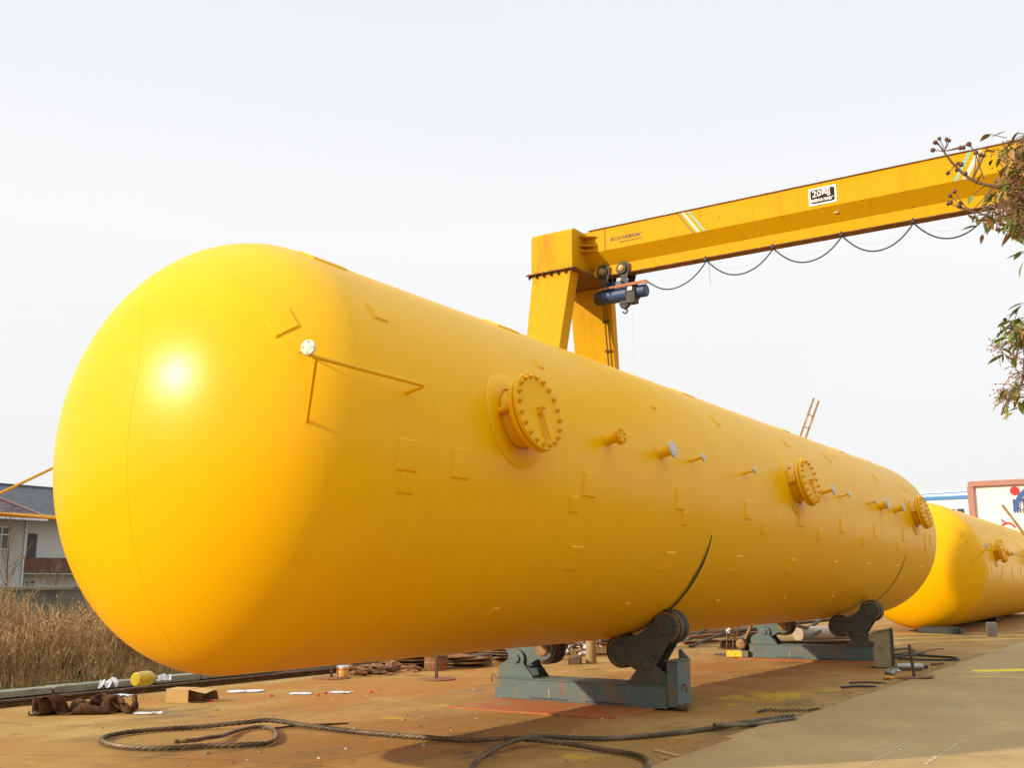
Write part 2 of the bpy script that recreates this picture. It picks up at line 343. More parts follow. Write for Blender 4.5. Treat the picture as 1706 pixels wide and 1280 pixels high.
# ------------------------------------------------------------------ pressure tanks
def surf(y, th, h=0.0, R=TR):       # tank-local: axis along +y at height TR
    a = R_(th) ; return Vector(((R+h)*math.cos(a), y, TR+(R+h)*math.sin(a)))
def surf_patch(mb, y0, y1, t0, t1, h, ny=2, nt=8, f=None):
    """plate lying on the shell, its rim sloped by a fillet weld"""
    vs = []; fs = []; f = h*1.1 if f is None else f; ft = math.degrees(f/TR)
    for (hh, e) in ((-.002, 1), (h, 0)):
        for i in range(ny+1):
            for j in range(nt+1):
                yy = y0+(y1-y0)*i/ny; tt = t0+(t1-t0)*j/nt
                if e: yy += f*(-1 if i == 0 else (1 if i == ny else 0)); tt += ft*(-1 if j == 0 else (1 if j == nt else 0))
                vs.append(surf(yy, tt, hh))
    patch_faces(mb, vs, ny, nt)
def patch_faces(mb, vs, ny, nt):
    n = (ny+1)*(nt+1); idx = lambda l, i, j: l*n+i*(nt+1)+j; fs = []
    for i in range(ny):
        for j in range(nt): fs.append((idx(1, i, j), idx(1, i, j+1), idx(1, i+1, j+1), idx(1, i+1, j)))
        fs.append((idx(0, i, 0), idx(1, i, 0), idx(1, i+1, 0), idx(0, i+1, 0))); fs.append((idx(0, i, nt), idx(0, i+1, nt), idx(1, i+1, nt), idx(1, i, nt)))
    for j in range(nt):
        fs.append((idx(0, 0, j), idx(0, 0, j+1), idx(1, 0, j+1), idx(1, 0, j))); fs.append((idx(0, ny, j), idx(1, ny, j), idx(1, ny, j+1), idx(0, ny, j+1)))
    mb.add(vs, fs)
def headpt(x, z):   # point on the near head (tank local), x across, z above the axis
    r2 = (x*x+z*z)/TR**2
    return Vector((x, -TA*math.sqrt(max(0, 1-r2)), TR+z)), Vector((x/TR**2, -TA*math.sqrt(max(1e-4, 1-r2))/TA**2, z/TR**2)).normalized()
HC = [(1.1832, 0.9109), (1.2955, 1.0004), (1.4023, 0.8497), (1.2977, 0.7523)]
NTH = R_(12)
RAD = Vector((math.cos(NTH), 0, math.sin(NTH)))
def make_tank(Lc, seams, manholes, nozzles, pads, root, bracket=True, marks=()):
    prof = []
    for k in range(49):
        a = math.pi/2*k/48; prof.append((-TA*math.cos(a), max(1e-7, TR*math.sin(a))))
    ys = []
    for s in seams: ys += [s-.05, s-.03, s-.012, s-.006, s+.006, s+.012, s+.03, s+.05]
    ys = sorted(y for y in ys if y > .001)
    for y in ys:
        on = any(abs(abs(y-s)-.006) < 1e-6 for s in seams)
        prof.append((y, TR+(.0022 if on else 0)))
    for k in range(48, -1, -1):
        a = math.pi/2*k/48; prof.append((Lc+TA*math.cos(a), max(1e-7, TR*math.sin(a))))
    sh = MB().rev(prof, (0, 0, TR), (0, 1, 0), 256).build('shell', m_tank, root, smooth=180)
    # weld bead across the near head
    pts = []
    for k in range(61):
        z = 1.62-3.3*k/60; x = .16+.0*z - (.45*max(0, z-.5)**1.5 if z > .5 else 0)
        if x*x+z*z < TR**2*.97:
            p, n = headpt(x, z); pts.append(p-n*.0050)
    MB().tube(pts, .007, 8).build('weld_seam', m_tank, sh)
    for i, (yc, full) in enumerate(manholes):
        b = surf(yc, 12)
        nk = MB(); ro = .26
        nk.rev([(-.12, ro+.03), (0.02, ro+.015), (.05, ro), (.19, ro)], b, RAD, 40)
        neck = nk.build('manhole', m_tank, root)
        # reinforcement ring follows the shell
        vs = []; fs = []; n = 56
        for (r, h) in ((.30, .016), (.462, .016), (.47, .011), (.474, -.01)):
            for k in range(n):
                a = 2*math.pi*k/n; u = r*math.cos(a); v = r*math.sin(a); vs.append(surf(yc+u, 12+math.degrees(v/TR), h))
        for j in range(3):
            for k in range(n): fs.append((j*n+k, (j+1)*n+k, (j+1)*n+(k+1) % n, j*n+(k+1) % n))
        rg = MB().add(vs, [f[::-1] for f in fs]).build('reinforcement_ring', m_tank, neck, smooth=50)
        MB().rev([(.165, .26), (.165, .374), (.17, .38), (.205, .38), (.21, .374), (.213, .36)], b, RAD, 64).build('flange', m_tank, neck)
        MB().rev([(.2175, .36), (.2205, .374), (.2255, .38), (.257, .38), (.262, .374), (.2625, .0001)], b, RAD, 64).build('cover', m_tank, neck)
        MB().rev([(.2125, .366), (.2180, .366)], b, RAD, 64).build('gasket', m_rustdk, neck)
        nb = 20; e1 = Vector((0, 1, 0)); e2 = -RAD.cross(e1)
        for k in range(nb):
            a = 2*math.pi*(k+.5)/nb; c = b+(e1*math.cos(a)+e2*math.sin(a))*.338
            bb = MB()
            bb.cyl(c+RAD*.135, c+RAD*.302, .0125, 8)
            bb.rev([(0, .0225), (.018, .0235), (.024, .019)], c+RAD*.262, RAD, 6, a0=a)
            bb.rev([(0, .0225), (.02, .0235)], c+RAD*.143, RAD, 6, a0=a)
            bb.build('bolt', m_boltp, neck)
        hd = MB()   # davit: hinge post, swing bar and lifting eye on the cover
        f = b+RAD*.263
        hd.box(f+e2*.03+RAD*.012, (.02, .075, .02), M=Matrix.Rotation(-NTH, 3, 'Y'))
        hd.tube(smoothpath([f+e1*-.03-e2*.02, f+e1*-.03-e2*.02+RAD*.05, f+e1*.03-e2*.02+RAD*.05, f+e1*.03-e2*.02], 6), .009, 8)
        hd.build('lifting_eye', m_fit, neck)
        arm = MB(); arm.tube([f-e2*.01+RAD*.03, f+e2*.14+e1*.015+RAD*.03, f+e2*.29+e1*.06+RAD*.028], .010, 8)
        arm.tube([f+e2*.0-e1*.03+RAD*.03, f+e2*.28-e1*.0+RAD*.018], .006, 6)
        arm.build('swing_bar', m_fit, neck)
        st = MB(); q = b-e1*.31-e2*.03
        st.cyl(q+RAD*.0, q+RAD*.19, .030, 14); st.cyl(q+RAD*.19, q+RAD*.2, .020, 12)
        q2 = b-e1*.24-e2*-.2
        st.build('hinge_pipe', m_fit, neck)
    for (yc, rn, rf, h, galv, blind) in nozzles:
        b = surf(yc, 12)
        nz = MB().rev([(-.06, rn*1.25), (.012, rn*1.12), (.03, rn), (h-.03, rn), (h-.012, min(rf*.8, rn*1.15))], b, RAD, 24).build('nozzle', m_tank, root)
        fl = MB(); fl.rev([(h-.014, rn), (h-.014, rf-.003), (h-.011, rf), (h+.006, rf), (h+.009, rf-.003), (h+.009, rf*.55), (h+.011, rf*.5), (h+.011, .0001)], b, RAD, 28)
        fl.build('flange', m_galv if galv else m_fit, nz)
        e1 = Vector((0, 1, 0)); e2 = RAD.cross(e1)
        if blind:
            MB().rev([(h+.0115, rf*.5), (h+.0118, rf-.004), (h+.015, rf), (h+.03, rf), (h+.034, rf-.004), (h+.035, .0001)], b, RAD, 28).build('cover', m_fit, nz)
        if rf > .08:
            for k in range(8):
                a = 2*math.pi*(k+.5)/8; c = b+(e1*math.cos(a)+e2*math.sin(a))*rf*.76
                bb = MB()
                if blind: bb.cyl(c+RAD*(h-.03), c+RAD*(h+.055), .007, 6); bb.rev([(0, .0135), (.014, .0135)], c+RAD*(h+.035), RAD, 6)
                else: bb.cyl(c+RAD*(h-.004), c+RAD*(h+.0105), .008, 8)
                bb.build('bolt', m_fit if blind else m_nut, nz)
    for (y0, wy, t0, t1) in pads:
        mb = MB(); surf_patch(mb, y0, y0+wy, t1, t0, .014); mb.build('pad_plate', m_tank, root, smooth=20)
    # square lug plate on the head
    A_, B_, C_, D_ = HC
    vs = []; N_ = 4
    for e in (1, 0):
        for i in range(N_+1):
            for j in range(N_+1):
                u, v = i/N_, j/N_
                if e: u = u+(.085 if i == N_ else (-.085 if i == 0 else 0)); v = v+(.085 if j == N_ else (-.085 if j == 0 else 0))
                x = A_[0]*(1-u)*(1-v)+B_[0]*u*(1-v)+C_[0]*u*v+D_[0]*(1-u)*v; z = A_[1]*(1-u)*(1-v)+B_[1]*u*(1-v)+C_[1]*u*v+D_[1]*(1-u)*v
                p, n = headpt(x, z); vs.append(p+n*(-.002 if e else .014))
    mb = MB(); patch_faces(mb, vs, N_, N_); mb.build('pad_plate', m_tank, root, smooth=20)
    if bracket:
        e = surf(.21, 12); bend = e+RAD*.20; y2 = 5.06-TY0
        c0 = Vector((bend.x, y2, bend.z))
        p = MB(); path = [e-RAD*.03, e+RAD*.14]+[e+RAD*.14+RAD*.05*math.sin(a)+Vector((0, -1, 0))*.05*(1-math.cos(a)) for a in np.linspace(.2, math.pi/2, 6)]+[Vector((bend.x, y2+.02, bend.z))]
        p.tube(path, .0165, 12)
        vp = p.build('vent_pipe', m_tank, root)
        hp, hn = headpt(-5.489-TX, 2.784-TZ)
        MB().tube([c0+Vector((0, .05, -.015)), hp-hn*.02], .0135, 10).build('brace', m_tank, vp)
        hp2, hn2 = headpt(-5.61-TX, 3.365-TZ)
        MB().tube([hp2-hn2*.02, c0+Vector((.0, .0, .055))], .010, 8).build('brace', m_tank, vp)
        MB().tube([c0+Vector((0, .01, .0)), c0+Vector((0, -.03, .05))], .016, 10).build('elbow', m_tank, vp)
        fx = Vector((.30, -.95, .08)).normalized(); fc = c0+Vector((0, -.03, .055))
        fl = MB().rev([(-.01, .02), (-.01, .053), (-.007, .056), (.007, .056), (.01, .053), (.01, .028), (.013, .026), (.013, .0001)], fc, fx, 28).build('flange', m_galv, vp)
        u = fx.orthogonal().normalized(); v = fx.cross(u); nb = MB()
        for k in range(4):
            a = math.pi/4+k*math.pi/2; c = fc+(u*math.cos(a)+v*math.sin(a))*.041; MB().cyl(c+fx*.004, c+fx*.016, .006, 6).build('bolt', m_nut, vp)
    for (y, t0, t1, wd) in marks:
        mb = MB(); nt_ = 60; vs = []; fs = []
        for j in range(nt_+1):
            t = j/nt_; th = t0+(t1-t0)*t; ww = wd*(.45+.55*min(1, t*5))*(1+.15*noise.noise((j*.35, y, 0)))
            yy = y+.012*noise.noise((j*.11, 3, y)); vs += [surf(yy-ww/2, th, .0016), surf(yy+ww/2, th, .0016)]
        for j in range(nt_): fs.append((2*j, 2*j+2, 2*j+3, 2*j+1))
        mb.add(vs, [f[::-1] for f in fs]); mb.build('roller_mark', m_mark, root, smooth=180)
    return root

SE = [.06, .65]+[.65+2.07*k for k in range(1, 11) if .65+2.07*k < 20.2]
MH = [(1.84, 1), (9.95, 1), (18.25, 1)]
NZ = [(9.78-TY0, .054, .093, .16, 0, 1), (11.13-TY0, .062, .105, .18, 1, 0), (12.03-TY0, .019, .052, .18, 1, 0), (13.87-TY0, .017, .050, .18, 1, 0),
      (17.56-TY0, .035, .092, .20, 1, 0), (18.60-TY0, .017, .055, .18, 1, 0), (20.53-TY0, .018, .055, .16, 1, 0), (21.37-TY0, .085, .125, .18, 1, 0), (22.62-TY0, .065, .105, .20, 1, 0)]
PD = []
for k, y in enumerate([6.22, 6.94, 9.20, 11.48, 13.78, 16.10, 18.40, 20.70, 23.06, 25.2, 25.75]):
    PD.append((y-TY0, .238, 0, -7.2))
for y in [6.28, 8.97, 11.70, 14.45, 17.15, 19.9, 22.6, 25.3]: PD.append((y-TY0, .148, -8.1, -12.6))
for y in [9.19, 11.48, 13.77, 16.07, 18.40, 20.60, 22.9, 25.2]: PD.append((y-TY0, .245, -23.6, -31.0))
for y in [8.4, 11.2, 14.0, 16.9, 19.6, 22.2, 24.6]: PD.append((y-TY0, .10, -46.0, -50.0))
PD += [(6.25-TY0, .15, 38.0, 33.2), (8.86-TY0, .10, 38, 35.0), (11.5-TY0, .10, 33.5, 33.0), (13.75-TY0, .10, 41, 35.6), (16.9-TY0, .11, 42, 37), (19.2-TY0, .11, 41, 36), (20.1-TY0, .11, 48, 43.5), (22.3-TY0, .11, 37, 32), (24.8-TY0, .12, 35, 30)]
for y in (6.16, 9.0, 13.9, 18.4, 22.0, 24.2): PD.append((y-TY0, .42, 66, 60))
t1 = empty('storage_tank', (TX, TY0, TZ-TR), 0, 'huge yellow pressure tank in the foreground, lying on steel roller supports', 'storage tank', 'yellow pressure tanks')
MK = [(12.70-TY0, -15.5, -75, .085), (12.635-TY0, -20, -60, .014), (12.60-TY0, -30, -62, .010), (23.50-TY0, -15.5, -75, .085)]
make_tank(26.45-TY0, SE, MH, NZ, PD, t1, marks=MK)
t2 = empty('storage_tank', (-7.75, 36.5, .08), .015, 'second yellow tank, resting low on dark blocks beyond the far end of the first', 'storage tank', 'yellow pressure tanks')
make_tank(20.3, SE, MH[:2], [(y, a, b, c, d, e) for y, a, b, c, d, e in NZ if y < 11], [p for p in PD if p[0] < 12], t2); t2.scale = (1.11, 1.11, 1.11)

# ------------------------------------------------------------------ roller supports
def roller_support(root, motor=False):
    """root-local: x across (0 under the tank axis), y depth from the front face, z up"""
    D = .52
    b = MB()
    b.box((-.03, .02, .135), (2.56, .036, .262)); b.box((-.03, D-.02, .135), (2.56, .036, .262))      # channel webs
    b.box((-.03, D/2, .272), (2.60, D+.02, .016)); b.box((-.03, D/2, .008), (2.60, D+.02, .016))
    b.box((-1.315, D/2, .14), (.02, D-.06, .246)); b.box((1.255, D/2, .14), (.02, D-.06, .246))
    frame = b.build('base_frame', m_blue, root, bev=.005)
    for x in (-.45, .40): MB().box((x, -.001, .022), (.58, .008, .02)).build('slot_shade', m_black, frame)  # raised dark strips stand in for the shade inside the slots
    for s in (-1, 1):
        pin = (s*.985, .535)
        for yy in (.03, D-.075):
            mb = MB(); pts = []
            x0, x1 = (s*1.26, s*.70)
            arc = [(pin[0]+.13*math.cos(a), pin[1]+.13*math.sin(a)) for a in np.linspace(R_(205), R_(-25), 12)] if s < 0 else [(pin[0]+.13*math.cos(a), pin[1]+.13*math.sin(a)) for a in np.linspace(R_(205), R_(-25), 12)]
            if s < 0: poly = [(-1.27, .281), (-1.27, .42)]+arc[1:]+[(-.70, .281)]
            else: poly = [(.70, .281)]+arc[:-1]+[(1.27, .42), (1.27, .281)]
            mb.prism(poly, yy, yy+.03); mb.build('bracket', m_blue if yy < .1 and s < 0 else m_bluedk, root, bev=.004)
        pn = MB(); pn.cyl((pin[0], .002, pin[1]), (pin[0], D-.03, pin[1]), .045, 20); pn.rev([(0, .062), (.02, .062), (.024, .055)], (pin[0], .028, pin[1]), (0, -1, 0), 20)
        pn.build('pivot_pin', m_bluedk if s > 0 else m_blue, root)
        ax = [(s*.585, .684), (s*1.245, 1.008)]
        for yy in (.075, D-.125):
            mb = MB(); poly = []
            A, B = Vector(ax[0]), Vector(ax[1])
            d = (B-A).normalized(); nrm = Vector((-d.y, d.x))
            if nrm.y < 0: nrm = -nrm
            r = .165
            a0 = math.atan2(-d.y, -d.x)
            def arc(c, v0, v1, k=10):
                g0 = math.atan2(v0.y, v0.x); g1 = math.atan2(v1.y, v1.x)
                if s > 0:
                    while g1 > g0: g1 -= 2*math.pi
                else:
                    while g1 < g0: g1 += 2*math.pi
                return [(c.x+r*math.cos(g), c.y+r*math.sin(g)) for g in np.linspace(g0, g1, k)]
            P = Vector(pin)
            # lobe around each axle, waist between, lobe down to the pivot
            up_ = nrm
            poly = arc(B, up_, -up_)
            mid = (A+B)/2
            low = [(P.x+.15*s*.9, P.y+.02), (P.x+.06*s, P.y-.13), (P.x-.10*s, P.y-.12)]
            poly += low
            poly += arc(A, -up_, up_)
            poly += [tuple(mid+up_*.085+d*.05*-1), tuple(mid+up_*.085+d*.05)]
            mb.prism(poly, yy, yy+.035); mb.build('rocker', m_bluedk if s > 0 else m_blue, root, bev=.004)  # sunlit copy of the paint left, shaded copy right
        for (x, z) in ax:
            wl = MB(); y0, y1 = .125, D-.14; r = .222; g = .02
            wl.rev([(0, .05), (0, .15), (.004, .17), (.004, r-.02), (.012, r-.006), (.02, r), (.105, r), (.11, r-.02), (.135, r-.02), (.14, r), (y1-y0-.02, r), (y1-y0-.01, r-.006), (y1-y0, r-.02), (y1-y0, .05)], (x, y0, z), (0, 1, 0), 48)
            wo = wl.build('roller', m_rubber, root)
            rm = MB(); rm.rev([(-.006, .12), (-.010, .150), (-.010, .186), (-.002, .190)], (x, y0, z), (0, 1, 0), 40); rm.build('rim', m_hub, wo)
            hb = MB(); hb.rev([(0, .098), (.022, .098), (.028, .090), (.028, .0001)], (x, .077, z), (0, -1, 0), 28)
            hb.rev([(0, .115), (.012, .115)], (x, .077, z), (0, -1, 0), 28)
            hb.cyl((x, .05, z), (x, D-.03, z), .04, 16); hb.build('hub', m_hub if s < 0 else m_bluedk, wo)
            if s < 0:
                for k in range(6):
                    a = k*math.pi/3+.3; hc = MB(); hc.cyl((x+.075*math.cos(a), .052, z+.075*math.sin(a)), (x+.075*math.cos(a), .042, z+.075*math.sin(a)), .009, 6); hc.build('bolt', m_nut, wo)
    return root
s1 = empty('roller_support', (TX, 12.33, 0.026), R_(2.0), 'blue-grey roller support under the near half of the big tank, on a red steel plate', 'roller support', 'steel roller supports under the big tank')
roller_support(s1)
bx = MB(); bx.box((1.345, .25, .30), (.15, .44, .56)); bx.box((1.335, .25, .585), (.19, .48, .015))
bx.prism([(1.27, .597), (1.27, .70), (1.30, .72), (1.42, .597)], .44, .47)
bx.build('end_box', m_blue, s1, bev=.006)
for (x, y) in ((-1.36, .1), (1.42, .15)):
    MB().tube(smoothpath([(x, y, .27), (x+.05*(1 if x > 0 else -1), y, .30), (x+.07*(1 if x > 0 else -1), y, .26), (x+.06*(1 if x > 0 else -1), y, .2)], 6), .011, 8).build('lifting_hook', m_rust, s1)
mudo = MB().box((1.46, .14, .03), (.12, .26, .05), rot=.2).build('foot_plate', m_rustdk, s1, bev=.01)
s2 = empty('roller_support', (TX+.12, 21.95, 0.022), R_(4.0), 'blue-grey driven roller support with a motor, under the far half of the big tank', 'roller support', 'steel roller supports under the big tank')
roller_support(s2, True)
mo = MB(); mo.rev([(0, .07), (.01, .10), (.05, .105), (.22, .105), (.24, .08), (.30, .08)], (-1.48, -.08, .27), (0, 1, 0), 24)
for k in range(16):
    a = k*math.pi/8; mo.box((-1.48+.11*math.cos(a), .05, .27+.11*math.sin(a)), (.012, .18, .03), M=Matrix.Rotation(-a+math.pi/2, 3, 'Y'))
mm = mo.build('motor', m_hub, s2)
MB().rev([(0, .17), (.05, .18), (.10, .17)], (-1.40, .16, .30), (0, 1, 0), 28).build('gear_case', m_blue, s2)
yb_ = MB().box((-1.52, .08, .07), (.42, .36, .13)).build('motor_bed', m_blue, s2, bev=.006)
m_ylbk = M('hazard_yellow', (.80, .50, .01), .6, var=.15, scale=8, layers=[((.10, .08, .03), (22, 3, 14), .58, .62, 2, .9)])
MB().box((-1.62, -.103, .07), (.34, .006, .13)).build('hazard_stripe', m_ylbk, yb_)
MB().tube(smoothpath([(-1.42, .1, .36), (-1.36, .12, .5), (-1.30, .13, .62), (-1.28, .13, .75)], 6), .035, 10).build('cable_conduit', m_hub, s2)
def plate(pts, z0, z1, mat, name, label, cat, group=None):
    c = sum((Vector((p[0], p[1], 0)) for p in pts), Vector())/len(pts)
    mb = MB(); mb.prism([(p[0]-c.x, p[1]-c.y) for p in pts], z0, z1, 'xy')
    o = mb.build(name, mat, None, smooth=20, bev=.003, loc=(c.x, c.y, 0)); return tag(o, label, cat, group)
plate([(-8.32, 11.06), (-6.25, 11.20), (-5.99, 11.34), (-5.95, 12.95), (-8.25, 12.95)], .0, .024, m_redpl, 'steel_plate', 'flat red-primed steel plate on the ground beneath the nearer roller support', 'steel plate')
plate([(-8.45, 21.35), (-5.6, 21.65), (-5.6, 22.7), (-8.45, 22.5)], .0, .020, m_redpl, 'steel_plate', 'thin orange-red steel plate beneath the farther roller support with the motor', 'steel plate')

# steel stand in front of the far support
st = empty('steel_stand', (-5.17, 20.62, 0), R_(8), 'olive steel box stand with a flared head in front of the far rollers', 'steel stand')
m_olive = M('olive_paint', (.30, .255, .14), .7, var=.2, scale=4, bump=.5, bscale=30, layers=[((.13, .10, .05), 5, .55, .7)])
for yy in (0, .50): MB().prism([(-.13, .02), (.155, .02), (.155, .72), (-.22, .62), (-.22, .50), (-.13, .49)][::-1], yy, yy+.025).build('side_plate', m_olive, st, bev=.004)
mb = MB(); mb.box((.02, .26, .37), (.02, .47, .68)); mb.box((.15, .04, .38), (.06, .03, .68)); mb.box((.15, .48, .38), (.06, .03, .68)); mb.build('web', m_bluedk, st, bev=.003)
MB().prism([(-.24, .625), (.19, .735), (.19, .755), (-.24, .645)], -.02, .54).build('top_plate', m_olive, st, bev=.003)
MB().box((.02, .26, .008), (.46, .62, .016)).build('foot_plate', m_rustdk, st, bev=.003)

# disc-based rod stands
def disc_stand(loc, label, h=.53, r=.32, lean=0, first=[None]):
    if first[0] is None:
        o = empty('rod_stand', loc, 0, label, 'rod stand', 'rusty rods standing on round plates')
        MB().rev([(0, r), (.016, r), (.02, r-.006), (.02, .0001)], (0, 0, 0), (0, 0, 1), 40).build('disc_base', m_rust, o)
        MB().box((0, 0, h/2+.02), (.045, .045, h)).build('rod', m_rustdk, o, bev=.004)
        first[0] = o
    else:
        o = copy_tree(first[0]); o.location = loc; o['label'] = label
    return o
disc_stand((-4.20, 18.80, .012), 'rusty rod on a round orange plate at the edge of the pale road').rotation_euler = (0, R_(-5), 0)
g_ = gnd(727, 1133); disc_stand((g_.x, g_.y, 0), 'rusty rod on a round plate beside the brown drum, under the tank').rotation_euler = (0, 0, .3)
g_ = gnd(552, 1131); disc_stand((g_.x, g_.y, 0), 'rusty rod on a round plate by the rail, left of the scrap heap').rotation_euler = (0, 0, .8)

# ------------------------------------------------------------------ crane
CY = 22.6
cr_ = empty('gantry_crane', (-13.2, 22.6, 0), 0, 'yellow single-girder gantry crane spanning the yard above the tanks', 'gantry crane')
def loc_(p): return (p[0]+13.2, p[1]-22.6, p[2])
def hexw(mb, bot, top, mi=None): mb.hexa([loc_(p) for p in bot], [loc_(p) for p in top], mi)
XE = 8.6
gd = MB()
z0, z1, z2, z3 = 9.49, 9.78, 10.10, 10.71
pr = [(CY, z1+.32), (CY+.0, z3-.01), (CY+.84, z3-.01), (CY+.84, z1+.32), (CY+.56, z1), (CY+.28, z1)]
gd.prism([(a-22.6, b) for a, b in pr], -12.60+13.2, XE+13.2, 'yz')
gird = gd.build('girder', m_cranep, cr_, smooth=20)
MB().box(loc_(((-12.47+XE)/2, CY+.42, z3+.004)), (XE+12.47, .90, .020)).build('top_flange', m_rust, gird)
MB().box(loc_(((-12.47+XE)/2, CY+.42, (z0+z1)/2+.01)), (XE+12.47, .05, z1-z0-.03)).build('track_web', m_cranep, gird)
MB().box(loc_(((-12.47+XE)/2, CY+.42, z0+.012)), (XE+12.47, .32, .022)).build('track_flange', m_rust, gird)  # rust brown here stands for the flange edge in shade
tw = MB(); tw.box(loc_(((-12.47+XE)/2, CY+.28, (z0+z1)/2+.01)), (XE+12.47, .012, z1-z0-.035)); tw.build('track_side', m_cranep, gird)
# stripes, sign and lettering on the girder face
m_stw = M('stripe_white', (.62, .56, .50), .6, var=.08); m_stg = M('stripe_pale_green', (.27, .44, .34), .6, var=.08); m_stb = M('stripe_brown', (.17, .10, .04), .6)
def stripe(x, lean, wd, mat, par=gird):
    f = CY-.0035
    MB().add([loc_(p) for p in [(x+lean, f, z2+.0), (x+lean+wd, f, z2+.0), (x+wd, f, z3-.01), (x, f, z3-.01)]], [(0, 1, 2, 3)]).build('stripe', mat, par, smooth=0)
for x0_, wd, mt in ((-9.96, .035, m_stb), (-9.84, .085, m_stw), (-9.67, .055, m_stg)): stripe(x0_, .42, wd, mt)
for x0_, wd, mt in ((-3.16, .075, m_stg), (-2.98, .105, m_stw), (-2.80, .055, m_stb)): stripe(x0_, -.34, wd, mt)
m_sgw = M('sign_white', (.82, .80, .80), .5, var=.04); m_sgd = M('sign_brown', (.045, .025, .018), .8, ior=1.1, var=.2, scale=8); m_sgp = M('plate_grey', (.42, .36, .18), .5)
sg = MB().box(loc_((-6.305, CY-.008, 10.385)), (.64, .012, .42)).build('sign', m_sgw, gird)
rr = .075; poly = []
for cx, cz, a0 in ((.225, .115, 0), (-.225, .115, 90), (-.225, -.115, 180), (.225, -.115, 270)):
    for k in range(6): a = R_(a0+k*18); poly.append((13.2-6.305+cx+rr*.7*math.cos(a), 10.385+cz+rr*.7*math.sin(a)))
MB().prism(poly, -.0165, -.0145).build('sign_panel', m_sgd, sg, smooth=0)
def text(s, size, loc, mat, parent, name='lettering', rot=(math.pi/2, 0, 0), xs=1, ext=.001, off=0, align='CENTER'):
    cu = bpy.data.curves.new('t', 'FONT'); cu.body = s; cu.size = size; cu.extrude = ext; cu.offset = off
    cu.align_x = align; cu.align_y = 'CENTER'; cu.resolution_u = 2
    o = bpy.data.objects.new('t', cu); col.objects.link(o); bpy.context.view_layer.update()
    me = bpy.data.meshes.new_from_object(o.evaluated_get(bpy.context.evaluated_depsgraph_get()))
    bpy.data.objects.remove(o); me.materials.clear(); me.materials.append(mat)
    ob = bpy.data.objects.new(name, me); col.objects.link(ob); ob.location = loc; ob.rotation_euler = rot; ob.scale = (xs, 1, 1); ob.parent = parent
    return ob
text('20吨', .215, (13.2-6.33, -.0185, 10.445), m_sgw, sg, off=.003)
text('起重机械制造厂', .078, (13.2-6.305, -.0185, 10.285), m_sgw, sg, off=.002)
text('浙江东方起重机械厂', .10, (13.2-11.37, -.006, 10.36), m_stb, gird, off=.001, xs=1.05)
text('QIZHONG JIXIE CHANG', .055, (13.2-11.25, -.006, 10.25), m_stb, gird, xs=1.1)
MB().box(loc_((-6.05, CY+.115, 9.98)), (.09, .02, .075)).build('nameplate', m_sgp, gird)
# stiffener seams of the girder
for x in (-8.0, -6.9, -4.25, -1.5, 1.2, 4.0):
    MB().box(loc_((x, CY-.001, (z2+z3)/2)), (.012, .004, z3-z2-.03)).build('weld_seam', m_cranep, gird)
def crane_leg(sx, X0, par):
    """leg pair and head box; X0 = rail x, sx=+1 for the rail on the left"""
    def lx(x): return X0+sx*(x+13.2)
    hb = MB(); n = 6; r = .14
    ya, yb = 21.95, 24.16; za, zb = 9.58, 10.68
    prof = [(ya, za), (ya, zb-r)]+[(ya+r-r*math.cos(a), zb-r+r*math.sin(a)) for a in np.linspace(.2, math.pi/2, n)]+[(yb-r+r*math.sin(a), zb-r+r*math.cos(a)) for a in np.linspace(0, math.pi/2, n)]+[(yb, za)]
    xa, xb = sorted((lx(-13.86), lx(-12.60)))
    hb.prism([(a-22.6, b) for a, b in prof], xa+13.2, xb+13.2, 'yz')
    box = hb.build('head_box', m_crane, par, smooth=40, bev=.02)
    fl = MB(); xa, xb = sorted((lx(-13.98), lx(-12.50)))
    fl.box(loc_(((xa+xb)/2, (ya+yb)/2, 9.565)), (xb-xa, yb-ya+.16, .022))
    fl.build('joint_flange', m_rust, par)
    for k in range(7):
        x = xa+.08+(xb-xa-.16)*k/6
        bo = MB(); bo.cyl(loc_((x, ya-.05, 9.515)), loc_((x, ya-.05, 9.615)), .011, 6)
        bo.prism([(x+13.2-.006, 9.45), (x+13.2+.006, 9.45), (x+13.2+.006, 9.553), (x+13.2-.006, 9.553)], ya-.07-22.6, ya+.02-22.6)
        bo.build('flange_bolt', m_rustdk, par)
    MB().box(loc_(((xa+xb)/2, ya-.003, 10.13)), (.012, .010, .9)).build('weld_seam', m_rust, box) if 0 else None
    for s in (-1, 1):
        lg = MB()
        if s < 0: T = [(ya+.02), (ya+.42)]; B = [20.35, 20.75]
        else: T = [yb-.26, yb-.02]; B = [25.15, 25.45]
        xT = [lx(-13.83), lx(-12.66 if s < 0 else -12.54)]; xB = [lx(-13.80), lx(-13.24 if s < 0 else -12.80)]
        xT.sort(); xB.sort()
        bot = [(xB[0], B[0], .75), (xB[1], B[0], .75), (xB[1], B[1], .75), (xB[0], B[1], .75)]
        top = [(xT[0], T[0], 9.547), (xT[1], T[0], 9.547), (xT[1], T[1], 9.547), (xT[0], T[1], 9.547)]
        hexw(lg, bot, top); lg.build('leg', m_crane, par, bev=.012)
    eb = MB(); eb.box(loc_((X0-.1*sx, 22.95, .55)), (.75, 9.8, .42)); eb.build('end_carriage', m_crane, par, bev=.02)
    for yy in (18.6, 19.6, 26.3, 27.3):
        wh = MB(); wh.rev([(0, .2), (.01, .24), (.03, .25), (.04, .22), (.12, .22), (.13, .25), (.16, .24), (.17, .2)], loc_((X0-.085, yy, .355)), (1, 0, 0), 28); wh.build('wheel', m_rustdk, par)
    ch = MB(); ch.box(loc_((X0, 18.6, .42)), (.24, 1.4, .26)); ch.box(loc_((X0, 27.3, .42)), (.24, 1.4, .26)); 
    return box
